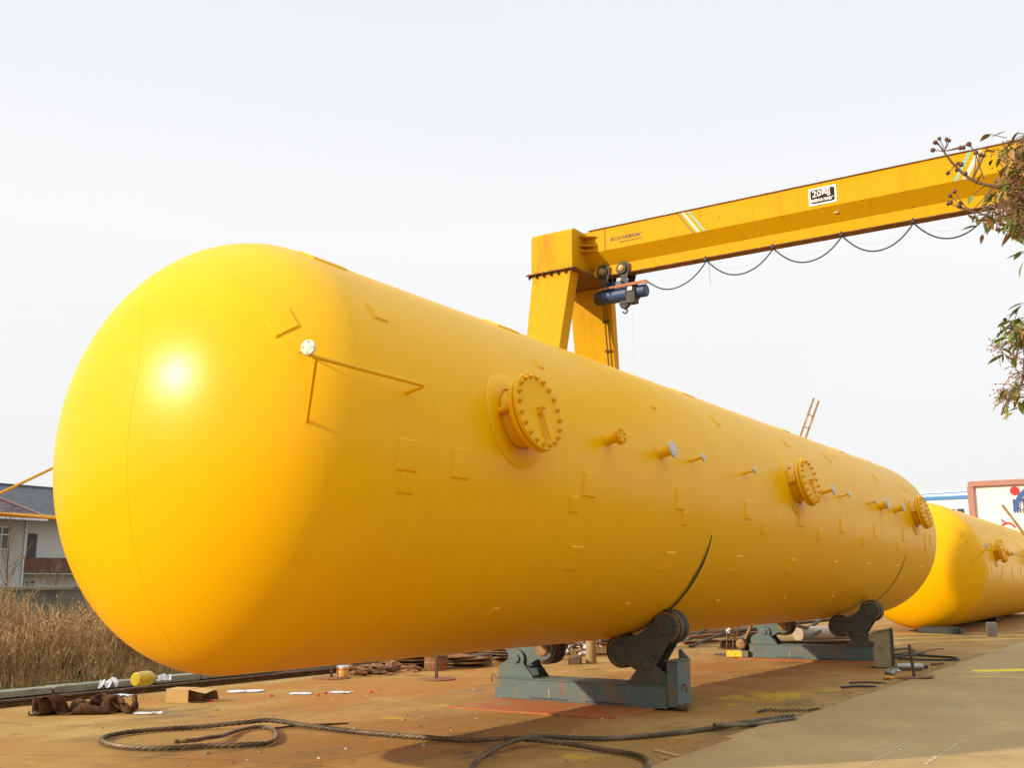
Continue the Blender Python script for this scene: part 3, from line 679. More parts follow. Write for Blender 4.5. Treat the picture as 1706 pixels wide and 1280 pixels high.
bx1 = crane_leg(1, -13.2, cr_)
crane_leg(-1, 8.6+.75, cr_)
# gussets where head box meets girder
for z in (10.53, 10.28, 10.14):
    MB().add([loc_(p) for p in [(-12.60, CY-.34, z), (-12.60, CY+.0, z), (-12.20, CY, z), (-12.60, CY-.34, z-.02), (-12.60, CY, z-.02), (-12.20, CY, z-.02)]],
             [(0, 2, 1), (3, 4, 5), (0, 3, 5, 2), (0, 1, 4, 3), (1, 2, 5, 4)]).build('gusset', m_crane, gird, smooth=0)
MB().box(loc_((-11.99, CY-.002, 10.38)), (.02, .006, .60)).build('weld_seam', m_rust, gird)
# pipes up the rear leg
def legpt(x, f, z): t = (z-.75)/(9.547-.75); return loc_((x, (25.12+f)*(1-t)+(23.88+f)*t, z))
for xx in (-12.70, -12.80): MB().tube([legpt(xx, 0, 1.2), legpt(xx, 0, 9.4)], .012, 6).build('cable_pipe', m_hub, cr_)
cl_ = MB()
for z in (2.2, 3.6, 5.0, 6.4, 7.8, 8.6): p_ = Vector(legpt(-12.75, -.01, z)); cl_.box(tuple(p_), (.2, .04, .05)).build('pipe_clamp', m_rustdk, cr_); cl_ = MB()

# festoon cable under the girder
fc = empty('festoon_cable', (-10.9, CY+.3, 9.4), 0, 'black power cable hung in loops beneath the yellow crane girder', 'cable')
hx = [-10.95, -9.29, -7.60, -5.98, -4.42, -2.85, -1.28, .30, 1.9, 3.5]
yc = CY+.20
for i in range(len(hx)-1):
    a, b = hx[i], hx[i+1]; sag = (.46, .50, .48, .50, .50)[i % 5]; za = 9.18 if i == 0 else 9.40
    P = [(a+(b-a)*t+10.9, yc-CY-.3+.02*math.sin(9*t), (za+(9.40-za)*t)-4*sag*t*(1-t)-9.4) for t in np.linspace(0, 1, 25)]
    MB().tube(P, .017, 8).build('cable_loop', m_black, fc)
    if i:
        P = [(a+(b-a)*t+10.9, yc-CY-.3+.04, -4*sag*.62*t*(1-t)) for t in np.linspace(0, 1, 21)]
        MB().tube(P, .0035, 5).build('tow_wire', m_galv, fc)
    ck = MB(); ck.box((b+10.9, -.1, .035), (.05, .10, .07)); ck.cyl((b+10.85, -.1, .02), (b+10.95, -.1, .02), .035, 10); ck.cyl((b+10.9, -.14, .08), (b+10.9, -.10, .08), .03, 10)
    ck.build('cable_trolley', m_black, fc)
MB().tube([(1.66, -.09, 0), (1.69, -.09, -.62)], .004, 5).build('pull_cord', m_black, fc)

# hoist
hs = empty('electric_hoist', (-11.75, CY+.42, 8.55), 0, 'dark blue electric hoist hanging on two trolleys under the crane girder', 'hoist')
m_hblue = M('hoist_blue', (.035, .07, .17), .5, var=.25, scale=9, layers=[((.12, .10, .09), 14, .55, .65)])
m_hor = M('hoist_rust_rail', (.42, .15, .05), .7, var=.25, scale=9)
m_hdk = M('hoist_dark', (.045, .042, .038), .65, var=.3, scale=12, layers=[((.16, .09, .05), 14, .56, .66)])
def hp(x, y, z): return (x+11.75, y-.0, z-8.55)
for xx in (-12.19, -11.62):
    t = MB()
    for s in (-1, 1):
        t.rev([(0, .06), (.0, .14), (.03, .155), (.045, .13), (.10, .13), (.12, .09)], hp(xx, s*.27, 9.60), (0, -s, 0), 24)
        t.prism([(xx+11.75-.04, 1.0), (xx+11.75-.10, 1.22), (xx+11.75+.06, 1.24), (xx+11.75+.20, 1.18), (xx+11.75+.20, .98), (xx+11.75+.10, .62), (xx+11.75-.04, .62)], s*.20, s*.22)
    t.cyl(hp(xx, -.3, 9.24), hp(xx, .3, 9.24), .022, 10)
    tt_ = t.build('trolley', m_hdk, hs)
    for s in (-1, 1): MB().rev([(0, .085), (.02, .085), (.025, .07), (.03, .035), (.05, .03)], hp(xx, s*.27, 9.60), (0, s, 0), 18).build('wheel_hub', m_nut, tt_)
MB().prism([(-.55, .50), (-.55, .74), (-.44, .80), (.16, .80), (.24, .74), (.24, .50)], -.03, .03).build('hanger_plate', m_hblue, hs, bev=.01)
MB().cyl(hp(-12.28, 0, 8.96), hp(-11.55, 0, 8.96), .19, 32, bv=.01).build('drum', m_hblue, hs)
MB().rev([(0, .12), (.03, .17), (.20, .19), (.24, .15)], hp(-12.52, 0, 8.96), (1, 0, 0), 28).build('motor', m_hdk, hs)
mb = MB(); mb.prism([(-12.30+11.75, .56), (-11.0+11.75, .56), (-10.95+11.75, .52), (-10.88+11.75, .56), (-10.95+11.75, .64), (-12.30+11.75, .60)], -.245, -.205); mb.box(hp(-11.65, -.19, 9.14), (1.25, .10, .02)); mb.build('side_rail', m_hor, hs)
mb = MB(); mb.cyl(hp(-11.55, 0, 8.98), hp(-11.28, 0, 8.98), .21, 28, bv=.02); mb.box(hp(-11.40, -.1, 8.80), (.26, .24, .30)); mb.build('gearbox', m_hdk, hs, bev=.015)
mb = MB(); mb.cyl(hp(-11.28, 0, 8.98), hp(-11.02, 0, 8.98), .165, 24, bv=.03); mb.build('brake_motor', m_hblue, hs)
MB().box(hp(-11.40, -.232, 9.03), (.13, .012, .11)).build('plate', m_white, hs)
mb = MB(); mb.rev([(0, .05), (0, .13), (.03, .15), (.09, .15), (.12, .13), (.12, .05)], hp(-11.66, -.06, 8.72), (0, 1, 0), 28); mb.box(hp(-11.66, 0, 8.80), (.24, .15, .20)); mb.build('hook_block', m_hdk, hs)
MB().tube(smoothpath([hp(-11.66, 0, 8.62), hp(-11.66, 0, 8.57), hp(-11.60, 0, 8.53), hp(-11.62, 0, 8.47), hp(-11.68, 0, 8.46), hp(-11.73, 0, 8.51)], 5), .022, 8).build('hook', m_hdk, hs)
MB().tube([hp(-11.40, -.15, 8.7), hp(-11.38, -.15, 7.0), hp(-11.36, -.15, 1.4)], .006, 5).build('pendant_cable', m_galv, hs)
MB().tube([hp(-11.88, -.26, 9.4), hp(-11.86, -.26, 9.15)], .004, 5).build('cable', m_black, hs)

# ------------------------------------------------------------------ rail, kerb, walls
def ibeam(name, x, y0, y1, label):
    r = MB(); h = .12
    prf = [(-.06, 0), (.06, 0), (.06, .012), (.012, .025), (.010, .085), (.035, .095), (.035, .118), (.028, .124), (-.028, .124), (-.035, .118), (-.035, .095), (-.010, .085), (-.012, .025), (-.06, .012)]
    r.prism(prf, 0, y1-y0, 'xz'); return tag(r.build(name, m_rustdk, None, smooth=30, loc=(x, y0, -.04)), label, 'rail', 'crane rails')
ibeam('crane_rail', -13.27, -6, 60, 'dark rusty crane rail along the left side of the yard by the kerb')
kb = MB()
for i in range(60):
    y = -6+i*.9
    if y > 13.0: break
    kb.box((0, y+.445, .03), (.26, .875, .10+.008*math.sin(i*2.7)), rot=R_(.6*math.sin(i*1.9)))
tag(kb.build('kerb', m_conc, None, bev=.012, loc=(-14.30, 0, .02)), 'low weathered concrete kerb between the rail and the dry grass', 'kerb')
rb = MB(); rb.add([(-13.9, -8, -.03), (-13.1, -8, -.03), (-13.1, 60, -.03), (-13.9, 60, -.03)], [(0, 1, 2, 3)])
m_ballast = M('ballast', (.20, .15, .085), .95, var=.5, scale=14, bump=1, bscale=40, bdist=.02, layers=[((.33, .26, .16), 30, .56, .64), ((.07, .05, .03), 22, .58, .66)])
tag(plane_obj('ballast', -14.3, -13.08, -8, 60, -.022, m_ballast), 'gravelly dirt around the crane rail')
wl = MB()
for i in range(14): wl.box((0, .6+i*1.22, .40), (.22, 1.205, .86+.01*math.sin(i*3.)))
tag(wl.build('low_wall', m_conc, None, bev=.01, loc=(-14.42, 12.6, 0)), 'low wall of grey concrete blocks behind the scrap, seen under the tank', 'wall')
pw = empty('perimeter_wall', (-22, 0, 0), 0, 'grey rendered perimeter wall with a flat coping behind the dry grass', 'wall')
MB().box((0, 20, .72), (.24, 60, 1.44)).build('wall', m_wallc, pw)
MB().box((0, 20, 1.485), (.36, 60, .07)).build('coping', m_conc, pw, bev=.01)
for yy in (5.1, 9.4, 12.55, 17.6, 22.8, 28.4, 34): MB().box((.16, yy, .72), (.10, .40, 1.43)).build('pier', m_wallc, pw, bev=.01)

# ------------------------------------------------------------------ left house
BX = -60.0
def bp(px, py): p = at(px, py, 0, BX); return p.y, p.z
hb = empty('house', (BX, 34, 0), 0, 'grey two-storey house with a dark tiled roof and balcony behind the dry grass', 'house')
def hl(p): return (p[0]-BX, p[1]-34, p[2])
m_roof = M('roof_tile_dark', (.105, .105, .11), .85, var=.25, scale=1.5, layers=[((.06, .06, .065), (2, 9, 9), .5, .62)])
m_roofr = M('roof_tile_mauve', (.20, .135, .145), .85, var=.2, scale=2, layers=[((.11, .075, .085), (1, 1, 16), .48, .56, 2)])
m_trimr = M('roof_trim', (.55, .30, .24), .8)
m_balc = M('balcony_brown', (.15, .065, .045), .85, var=.2, scale=2, layers=[((.45, .44, .44), (.9, .9, 1.4), .66, .68, 5, .7)])
m_glass = M('window_glass', (.05, .06, .075), .12, var=.3, scale=2); m_frame = M('window_frame', (.72, .74, .74), .6)
m_door = M('dark_door', (.07, .08, .095), .6)
z_e, z_r = 5.95, 7.85
MB().prism([(18-34, 0), (36.55-34, 0), (36.55-34, z_e-.25), (18-34, z_e-.25)], -8, 0, 'yz').build('wall', m_grey, hb)
MB().prism([(36.56-34, 0), (50-34, 0), (50-34, z_e-.25), (36.56-34, z_e-.25)], -8, -1.2, 'yz').build('recessed_wall', m_greyl, hb)
MB().box((-.6, 36.64-34, 2.85), (1.2, .12, 5.7)).build('corner_pier', m_grey, hb)
rf = MB(); rf.add([(.7, -17, z_e-.32), (.7, 17, z_e-.32), (-4.2, 17, z_r), (-4.2, -17, z_r), (-9, 17, z_e-.32), (-9, -17, z_e-.32)], [(0, 1, 2, 3), (3, 2, 4, 5), (0, 3, 5), (1, 4, 2), (0, 5, 4, 1)])
roof = rf.build('roof', m_roof, hb, smooth=0)
MB().box((.72, 0, z_e-.30), (.06, 34, .16)).build('gutter', m_frame, roof)
MB().tube([(-4.2, -17, z_r+.03), (-4.2, 17, z_r+.03)], .09, 6).build('ridge', m_roof, roof)
gb = MB(); y0g = bp(56, 846)[0]-34
gb.add([(1.6, -17, z_e-.45), (1.6, y0g, z_e-.45), (-1.6, y0g-5.2, z_r+.1), (-1.6, -17, z_r+.1), (-2, y0g, z_e-.45)], [(0, 1, 2, 3), (1, 4, 2)])
g2 = gb.build('front_roof', m_roofr, hb, smooth=0)
MB().tube([(1.63, y0g, z_e-.42), (-1.58, y0g-5.2, z_r+.13)], .06, 6).build('roof_trim', m_trimr, g2)
MB().box((1.6, (-17+y0g)/2, z_e-.56), (.1, 17+y0g, .16)).build('fascia', m_frame, g2)
def window(y0, y1, z0, z1, par, x=.0):
    fr = MB(); c = ((y0+y1)/2, (z0+z1)/2)
    for yy in (y0, y1, c[0]): fr.box((x+.03, yy, c[1]), (.08, .07, z1-z0+.06))
    for zz in (z0, z1, z0+(z1-z0)*.66): fr.box((x+.035, c[0], zz), (.075, y1-y0+.06, .07))
    f = fr.build('window', m_frame, par)
    MB().box((x+.005, c[0], c[1]), (.02, y1-y0, z1-z0)).build('pane', m_glass, f)
a, b = bp(-12, 915), bp(15, 879); window(a[0]-34, b[0]-34, a[1], b[1], hb)
a, b = bp(62, 931), bp(77, 889); dy, dz = a[0]-34, b[1]
MB().box((-1.18, (bp(62, 931)[0]+bp(77, 931)[0])/2-34, (a[1]+b[1])/2), (.06, bp(77, 900)[0]-bp(62, 900)[0], b[1]-a[1])).build('door', m_door, hb)
a = bp(43, 955); b = bp(130, 931)
MB().box((.05, (36.6+48)/2-34, (a[1]+b[1])/2), (.14, 11.4, b[1]-a[1])).build('balcony_parapet', m_balc, hb, bev=.01)
MB().box((-.55, (36.6+48)/2-34, a[1]-.02), (1.28, 11.4, .12)).build('balcony_slab', m_grey, hb)
MB().box((-1.1, 8.5, 1.0), (.1, .05, .01)).build('sill', m_frame, hb) if 0 else None
a, b = bp(34, 976), bp(38, 866); MB().tube([(.08, a[0]-34, .1), (.08, a[0]-34, b[1])], .05, 8).build('drainpipe', m_frame, hb)
a, b = bp(58, 978), bp(76, 970); window(a[0]-34, b[0]-34, 1.0, b[1]+.1, hb, -1.2)
# bare saplings
def sapling(loc, h, label, seed):
    rs = random.Random(seed); o = empty('bare_sapling', loc, 0, label, 'sapling', 'bare saplings by the house')
    MB().tube([(0, 0, 0), (.02, .03, h*.4), (-.02, 0, h*.75), (0, .02, h)], [.035, .028, .018, .006], 7).build('trunk', m_bark, o)
    br = MB()
    for k in range(26):
        z = h*(.18+.76*k/26); a = rs.uniform(0, 6.28); l = (h-z)*.42*rs.uniform(.7, 1.2)+.12
        p0 = Vector((0, .01, z)); p1 = p0+Vector((math.cos(a)*l*.5, math.sin(a)*l*.5, l*.42)); p2 = p0+Vector((math.cos(a)*l*.8, math.sin(a)*l*.8, l*.95))
        br.tube([p0, p1, p2], [.011, .008, .003], 5)
        for q in range(3):
            b2 = a+rs.uniform(-1, 1); s = p0.lerp(p2, rs.uniform(.3, .8)); br.tube([s, s+Vector((math.cos(b2)*l*.25, math.sin(b2)*l*.25, l*.3))], [.006, .002], 4)
    br.build('branches', m_bark, o); return o
p = at(8, 975, 0, -30); sapling((-30, p.y, 0), 4.0, 'slender leafless sapling in front of the house window at the far left', 3)
p = at(92, 975, 0, -34); sapling((-34, p.y, 0), 2.6, 'low leafless sapling below the house balcony', 5)

# yellow pipe frame at the left
pf = empty('pipe_rack', (-17, 10, 0), 0, 'yellow pipe frame with a diagonal brace, sticking out left behind the big tank', 'pipe frame')
m_yp = M('pipe_yellow', (.72, .33, .012), .5, var=.12, scale=4)
MB().tube([(0, -4.2, 2.76), (0, 2.6, 2.745)], .036, 10).build('top_tube', m_yp, pf)
MB().tube([(.10, -4.2, 2.90), (.10, 2.6, 2.66)], .022, 10).build('lower_tube', m_yp, pf)
MB().tube([(0, -2.6, 1.74), (0, 2.6, 4.65)], .026, 10).build('diagonal_brace', m_yp, pf)
for yy, h in ((-4.2, 3.0), (2.6, 4.7)): MB().tube([(0, yy, 0), (0, yy, h)], .04, 10).build('post', m_yp, pf)

# ladder leaning on the far side of the big tank
lr = empty('ladder', (-10.34, 25.95, 0), 0, 'rusty ladder leaning on the far side of the big tank, top rising above it', 'ladder')
m_lad = M('ladder_paint', (.30, .17, .05), .75, var=.3, scale=6, layers=[((.52, .42, .26), 4, .55, .66)])
tp = Vector((2.62, 0, 6.24)); dr = tp.normalized()
for yy in (-.21, .21): MB().box(tuple(dr*(tp.length/2)+Vector((0, yy, 0))), (.045, .03, tp.length), M=Matrix.Rotation(math.atan2(2.43, 5.78), 3, 'Y')).build('rail', m_lad, lr)
for k in range(19):
    q = dr*(.3+k*.335); MB().tube([q+Vector((0, -.20, 0)), q+Vector((0, .20, 0))], .012, 6).build('rung', m_lad, lr)

# ------------------------------------------------------------------ right background
wb = empty('office_building', (-12.4, 75, 0), 0, 'white tiled building with brown frame, red dot and blue arc, behind the second tank', 'building')
m_tile = M('white_tiles', (.86, .79, .70), .5, var=.04, scale=2); m_bframe = M('brown_tiles', (.42, .19, .14), .6, var=.12, scale=3)
m_joint = M('tile_joint', (.66, .60, .53), .8)
MB().box((11.8, 5, 4.1), (23.2, 9.9, 7.85)).build('wall', m_tile, wb)
MB().box((.18, -.03, 4.0), (.42, .26, 8.0)).build('frame_post', m_bframe, wb, bev=.02)
MB().box((11.8, -.03, 8.16), (23.5, .30, .36)).build('frame_beam', m_bframe, wb, bev=.02)
jt = MB()
for k in range(9): jt.box((12, .048, 1.0+k*.9), (23, .004, .02))
for k in range(14): jt.box((1.3+k*1.6, .047, 4.1), (.02, .004, 7.8))
jt.build('tile_joints', m_joint, wb)
MB().box((9, 6, 8.9), (11.0, 6, 1.3)).build('roof_room', m_tile, wb); MB().box((9, 5.8, 9.62), (11.4, 7.2, .14)).build('roof_slab', m_bframe, wb)
m_lred = M('logo_red', (.68, .02, .03), .5, var=.06); m_lblue = M('logo_blue', (.045, .10, .33), .5, var=.08); m_lblk = M('logo_ink', (.05, .04, .12), .5)
def wp(px, py): p = at(px, py, 1, 74.93); return (p.x+12.4, -.07, p.z)
c = wp(1690, 818); MB().cyl((c[0], .04, c[2]), (c[0], -.0, c[2]), .29, 28).build('red_dot', m_lred, wb)
c = Vector(wp(1739, 851)); c.y = 0; RO_ = c.x-wp(1688, 851)[0]
def arcband(r0, r1, a0, a1, name, mat, dy):
    n = 30; poly = [(c.x+r1*math.cos(a), c.z+r1*math.sin(a)) for a in np.linspace(a0, a1, n)]+[(c.x+r0*math.cos(a), c.z+r0*math.sin(a)) for a in np.linspace(a1, a0, n)]
    MB().prism(poly, dy, .04).build(name, mat, wb, smooth=0)
arcband(RO_*.84, RO_, 0, math.pi, 'blue_arc', m_lblue, .0); arcband(RO_*.78, RO_*.80, 0, math.pi, 'thin_blue_arc', m_lblue, .005)
text('LT', .9, (c.x-1.35, .03, c.z+.45), m_lblk, wb, ext=.01, off=.02)
text('THTG', .36, (c.x-1.35, .03, c.z-.0), m_lblk, wb, ext=.01, off=.01)
q = wp(1672, 869); MB().prism([(q[0]-.16, q[2]+.22), (q[0]+.2, q[2]-.12), (q[0]-.1, q[2]-.02)], .0, .04).build('red_stroke', m_lred, wb, smooth=0)
q = Vector(wp(1679, 880)); poly = [(q.x+.50*math.cos(a), q.z-.12+.50*math.sin(a)) for a in np.linspace(.2, 2.6, 14)]+[(q.x+.38*math.cos(a), q.z-.12+.38*math.sin(a)) for a in np.linspace(2.6, .35, 14)]
MB().prism(poly, .0, .04).build('red_stroke', m_lred, wb, smooth=0)
sh = empty('workshop_shed', (-19, 95, 0), 0, 'white ribbed workshop with a blue roof band, left of the tiled building', 'shed')
m_rib = M('ribbed_cladding', (.80, .81, .84), .5, var=.03); m_bband = M('blue_band', (.06, .22, .50), .5)
MB().box((0, 6, 4.7), (26, 12, 8.2)).build('wall', m_rib, sh)
rb_ = MB()
for k in range(60): rb_.box((-12.8+k*.43, -.02, 8.35), (.05, .04, 1.2))
rb_.build('cladding_ribs', m_rib, sh)
MB().box((0, -.06, 8.83), (26.2, .12, .26)).build('roof_band', m_bband, sh); MB().add([(-13, .2, 9.0), (13, .2, 9.0), (13, 6, 9.9), (-13, 6, 9.9), (-13, 6, 8.9), (13, 6, 8.9)], [(0, 1, 2, 3), (3, 2, 5, 4)]).build('roof', m_rib, sh)
MB().tube([(-13, .1, 9.05), (13, .6, 9.45)], .05, 6).build('roof_edge', m_bband, sh)
for k in range(9):
    f = MB(); x0_ = -11.6+k*2.7
    f.box((x0_, -.03, 7.2), (2.2, .05, 1.5)); fo = f.build('window', m_frame, sh)
    for j in range(3): MB().box((x0_-.7+j*.7, -.06, 7.2), (.58, .03, 1.3)).build('pane', m_glass, fo)
p0, p1 = at(1670, 842, 1, 45), at(1712, 898, 1, 45)
d_ = (p1-p0); p1b = p0+d_*(-(p0.z-.0)/d_.z)
po = MB().tube([(0, 0, 0), tuple(p0-p1b)], .055, 8).build('leaning_pole', m_lad, None, loc=p1b)
tag(po, 'brown pole leaning up behind the second tank, in front of the white building', 'pole')

# tank 2 supports, the near block blackened to stand for the shadow there
for (x, y, sx, sy, h, lb) in ((-7.1, 35.9, 1.3, .6, .16, 'long block, black as the shadow under the near end of the second tank'), (-8.0, 48, 1.6, .5, .16, 'dark timber block under the middle of the second tank')):
    mb = MB(); mb.box((0, 0, h/2), (sx, sy, h)); mb.box((0, 0, h+.02), (sx*.8, sy*.8, .05))
    tag(mb.build('support_block', m_black, None, bev=.02, loc=(x, y, 0)), lb, 'block')
g_ = gnd(1653, 1061); mb = MB(); mb.rev([(0, .14), (.02, .15), (.40, .15), (.42, .13), (.42, .05)], (0, 0, 0), (0, 0, 1), 24)
tag(mb.build('pipe_stub', M('pipe_grey', (.26, .23, .18), .7, var=.3, scale=6), None, loc=(g_.x, g_.y, 0)), 'short pale upright pipe stub beside the second tank', 'pipe')

# ------------------------------------------------------------------ scrap seen under the tank
def lump(loc, s, label, seed, mat=None, name='scrap_lump', group='rusty scrap by the low wall'):
    rs = random.Random(seed); mb = MB(); n = 8; m = 4; vs = []; fs = []
    ph = [rs.uniform(0, 6) for _ in range(4)]
    for j in range(m+1):
        v = math.pi*j/m
        for i in range(n):
            a = 2*math.pi*i/n; r = 1+.28*math.sin(2*a+ph[0])+.2*math.sin(3*a+ph[1]+v)+rs.uniform(-.30, .30)
            vs.append((s[0]*r*math.sin(v)*math.cos(a), s[1]*r*math.sin(v)*math.sin(a), s[2]*(1-math.cos(v))*.5*(1+.2*math.sin(2*a+ph[2]))))
    for j in range(m):
        for i in range(n): fs.append((j*n+i, j*n+(i+1) % n, (j+1)*n+(i+1) % n, (j+1)*n+i))
    mb.add(vs, fs); o = mb.build(name, mat or m_rust, None, smooth=0, loc=loc); o.rotation_euler = (rs.uniform(-.15, .15), rs.uniform(-.15, .15), rs.uniform(0, 3))
    return tag(o, label, 'scrap', group)
lp = [((592, 1126), (.16, .10, .08), 'small rusty lump right of the striped tin'), ((612, 1124), (.20, .12, .12), 'jagged rusty lump, second from the striped tin'), ((634, 1124), (.18, .1, .06), 'flat rusty lump in the gap of the scrap heap'),
      ((655, 1121), (.22, .14, .20), 'tall rusty lump in the middle of the scrap heap'), ((648, 1112), (.30, .12, .22), 'rusty lump leaning on the low wall behind the heap'), ((672, 1118), (.20, .13, .10), 'rounded rusty lump left of the stacked plates'), ((688, 1117), (.16, .1, .09), 'small rusty lump touching the stacked plates')]
for i, (p, s, lb) in enumerate(lp): g_ = gnd(*p); lump((g_.x, g_.y, 0), s, lb, 20+i)
for i in range(26):
    g_ = gnd(random.uniform(583, 700), random.uniform(1112, 1127)); k_ = random.uniform(.05, .15)
    lump((g_.x, g_.y, random.uniform(0, .06)), (k_*1.6, k_*.8, k_*random.uniform(.3, .9)), 'jagged rusty offcut in the heap between the striped tin and the stacked plates', 60+i, random.choice([m_rust, m_rustdk, m_rust]), group='rusty offcuts in the heap')
tn = empty('tin', tuple(gnd(571, 1130))[:2]+(0.02,), 0, 'small striped tin with a white lid on the round plate by the rail', 'tin')
MB().rev([(0, .10), (.005, .105), (.15, .105)], (0, 0, 0), (0, 0, 1), 20).build('body', M('tin_stripes', (.65, .45, .12), .5, var=.3, scale=20, layers=[((.6, .08, .04), (3, 3, 30), .5, .56, 2)]), tn)
MB().rev([(.15, .108), (.175, .108), (.18, .1), (.18, .0001)], (0, 0, 0), (0, 0, 1), 20).build('lid', m_white, tn)
def plate_stack(loc, n, sx, sy, label, seed, t=.022, spread=.12, mat=None, cat='steel plates', group='stacks of rusty cut plates'):
    rs = random.Random(seed); o = empty('plate_stack', loc, 0, label, cat, group); z = 0
    for k in range(n):
        mb = MB(); a0 = rs.uniform(0, 3); pts = []
        for i in range(18):
            a = 2*math.pi*i/18; r = 1+.10*math.sin(2*a+a0)+rs.uniform(-.03, .03); pts.append((sx*r*math.cos(a), sy*r*math.sin(a)))
        tt = t*rs.uniform(.7, 1.6); gap = rs.uniform(.004, .03)
        mb.prism(pts, 0, tt, 'xy'); q = mb.build('plate', mat or (m_rust if rs.random() < .7 else m_rustdk), o, smooth=20, loc=(rs.uniform(-spread, spread), rs.uniform(-spread, spread), z))
        q.rotation_euler = (rs.uniform(-.03, .03), rs.uniform(-.04, .04), 0); z += tt+gap
    return o
g_ = gnd(695, 1113); plate_stack((g_.x-.2, g_.y+.1, 0), 9, .42, .55, 'stack of round rusty plates left of the brown drum', 1)
g_ = gnd(765, 1112); plate_stack((g_.x, g_.y+.1, 0), 6, .40, .5, 'stack of rusty plates between the brown and the grey drum', 2)
g_ = gnd(850, 1104); plate_stack((g_.x-.3, g_.y+.4, 0), 9, .6, .5, 'stack of rusty plates right of the grey drum', 3)
def drum(px, py, r, h, mat, label):
    g_ = gnd(px, py); o = empty('drum', (g_.x, g_.y, 0), 0, label, 'drum')
    MB().rev([(0, r-.01), (.01, r), (h*.5-.01, r), (h*.5, r+.006), (h*.5+.01, r), (h-.01, r), (h, r-.008)], (0, 0, 0), (0, 0, 1), 32).build('body', mat, o)
    MB().rev([(h-.012, r+.005), (h+.008, r+.005), (h+.008, r-.006)], (0, 0, 0), (0, 0, 1), 32).build('rim', m_rustdk, o)
drum(726, 1117, .215, .26, m_rust, 'short rust-brown drum under the tank beside a rod stand')
drum(803, 1110, .20, .22, M('drum_grey', (.14, .145, .13), .7, var=.25, scale=8, layers=[((.30, .30, .28), (20, 20, 3), .62, .68)]), 'short dark grey drum under the tank left of the roller support')
for i in range(16):
    g_ = gnd(random.uniform(590, 850), random.uniform(1098, 1112)); a = random.uniform(-.3, .3)+math.pi/2; l = random.uniform(.5, 1.3)
    mb = MB(); mb.box((0, 0, .02), (l, random.uniform(.05, .16), random.uniform(.015, .05)))
    o = mb.build('scrap_bar', random.choice([m_rust, m_rustdk, m_wood]), None, bev=.003, loc=(max(-14.1, g_.x-.5), g_.y, .02+.02*(i % 7))); o.rotation_euler = (0, random.uniform(-.08, .08), a)
    tag(o, 'rusty bar lying in the scrap along the low concrete wall', 'scrap', 'loose bars along the low wall')
# post, box, litter heap
g_ = gnd(985, 1106); po = MB().rev([(0, .10), (.01, .105), (.62, .105), (.63, .09)], (0, 0, 0), (0, 0, 1), 24).build('short_post', M('tan_post', (.34, .24, .12), .8, var=.15, scale=5), None, loc=(g_.x, g_.y, 0)); tag(po, 'tan round post standing behind the near roller support', 'post')
g_ = gnd(958, 1107); bo = MB().box((0, 0, .07), (.24, .3, .14), rot=.4).build('small_box', m_rustdk, None, bev=.01, loc=(g_.x, g_.y, 0)); tag(bo, 'dark brown box on the ground left of the tan post', 'box')
lt = MB(); rs = random.Random(4)
for k in range(150):
    x, y, z = rs.gauss(0, .22), rs.gauss(0, .25), abs(rs.gauss(.22, .16)); s = rs.uniform(.02, .05); M3 = Matrix.Rotation(rs.uniform(0, 6), 3, (rs.uniform(-1, 1), rs.uniform(-1, 1), rs.uniform(-1, 1)))
    lt.box((x, y, z), (s*2, s*1.4, .006), M=M3, mi=rs.choice([0, 0, 0, 1, 2, 3]))
g_ = gnd(962, 1099); tag(lt.build('litter_heap', [m_white, m_card, m_rust, m_tarp], None, smooth=0, loc=(g_.x-.5, g_.y+1.2, 0)), 'heap of white and brown litter behind the dark box', 'litter', kind='stuff')
def bar(p0, p1, w_, h_, z, mat, label, name='steel_beam', grp='long steel lying behind the supports'):
    a = Vector((*G(*p0), z)); b = Vector((*G(*p1), z)); d = b-a; mb = MB(); l = d.length
    mb.box((l/2, 0, h_*.06), (l, w_, h_*.12)); mb.box((l/2, 0, h_*.94), (l, w_, h_*.12)); mb.box((l/2, 0, h_/2), (l, w_*.2, h_*.76))
    o = mb.build(name, mat, None, bev=.003, loc=a); o.rotation_euler[2] = math.atan2(d.y, d.x); return tag(o, label, 'steel beam', grp)
bar((1200, 1082), (1256, 1081), .3, .22, 0, m_rustdk, 'dark steel beam behind the little ladder stand')
bar((1140, 1076), (1262, 1068), .12, .08, .02, m_rust, 'rusty beam lying across behind the near rollers')
bar((1150, 1066), (1290, 1058), .18, .10, .02, m_wood, 'brown beam nearest the pale tube')
bar((1150, 1072), (1250, 1062), .10, .06, .12, m_redpl, 'orange-painted bar resting on the beams by the motor')
bar((1282, 1084), (1440, 1082), .25, .22, 0, m_rustdk, 'long dark beam seen between the far rollers')
bar((985, 1094), (1025, 1094), .12, .08, 0, m_wood, 'brown beam right of the tan post')
bar((990, 1086), (1030, 1086), .14, .10, .1, m_rust, 'rusty beam on top of the one by the tan post')
def pipe(p0, p1, r, z, mat, label, name='steel_pipe', grp='pipes lying behind the supports'):
    a = Vector((*G(*p0), z)); b = Vector((*G(*p1), z))
    return tag(MB().tube([(0, 0, 0), tuple(b-a)], r, 14).build(name, mat, None, loc=a), label, 'pipe', grp)
m_palep = M('pale_pipe', (.36, .28, .21), .5, var=.12, scale=3)
pipe((1140, 1062), (1300, 1054), .16, .20, m_palep, 'long pale pipe lying behind the stacked beams')
pipe((1330, 1068), (1425, 1064), .20, .18, m_palep, 'pale pipe seen between the far rollers')
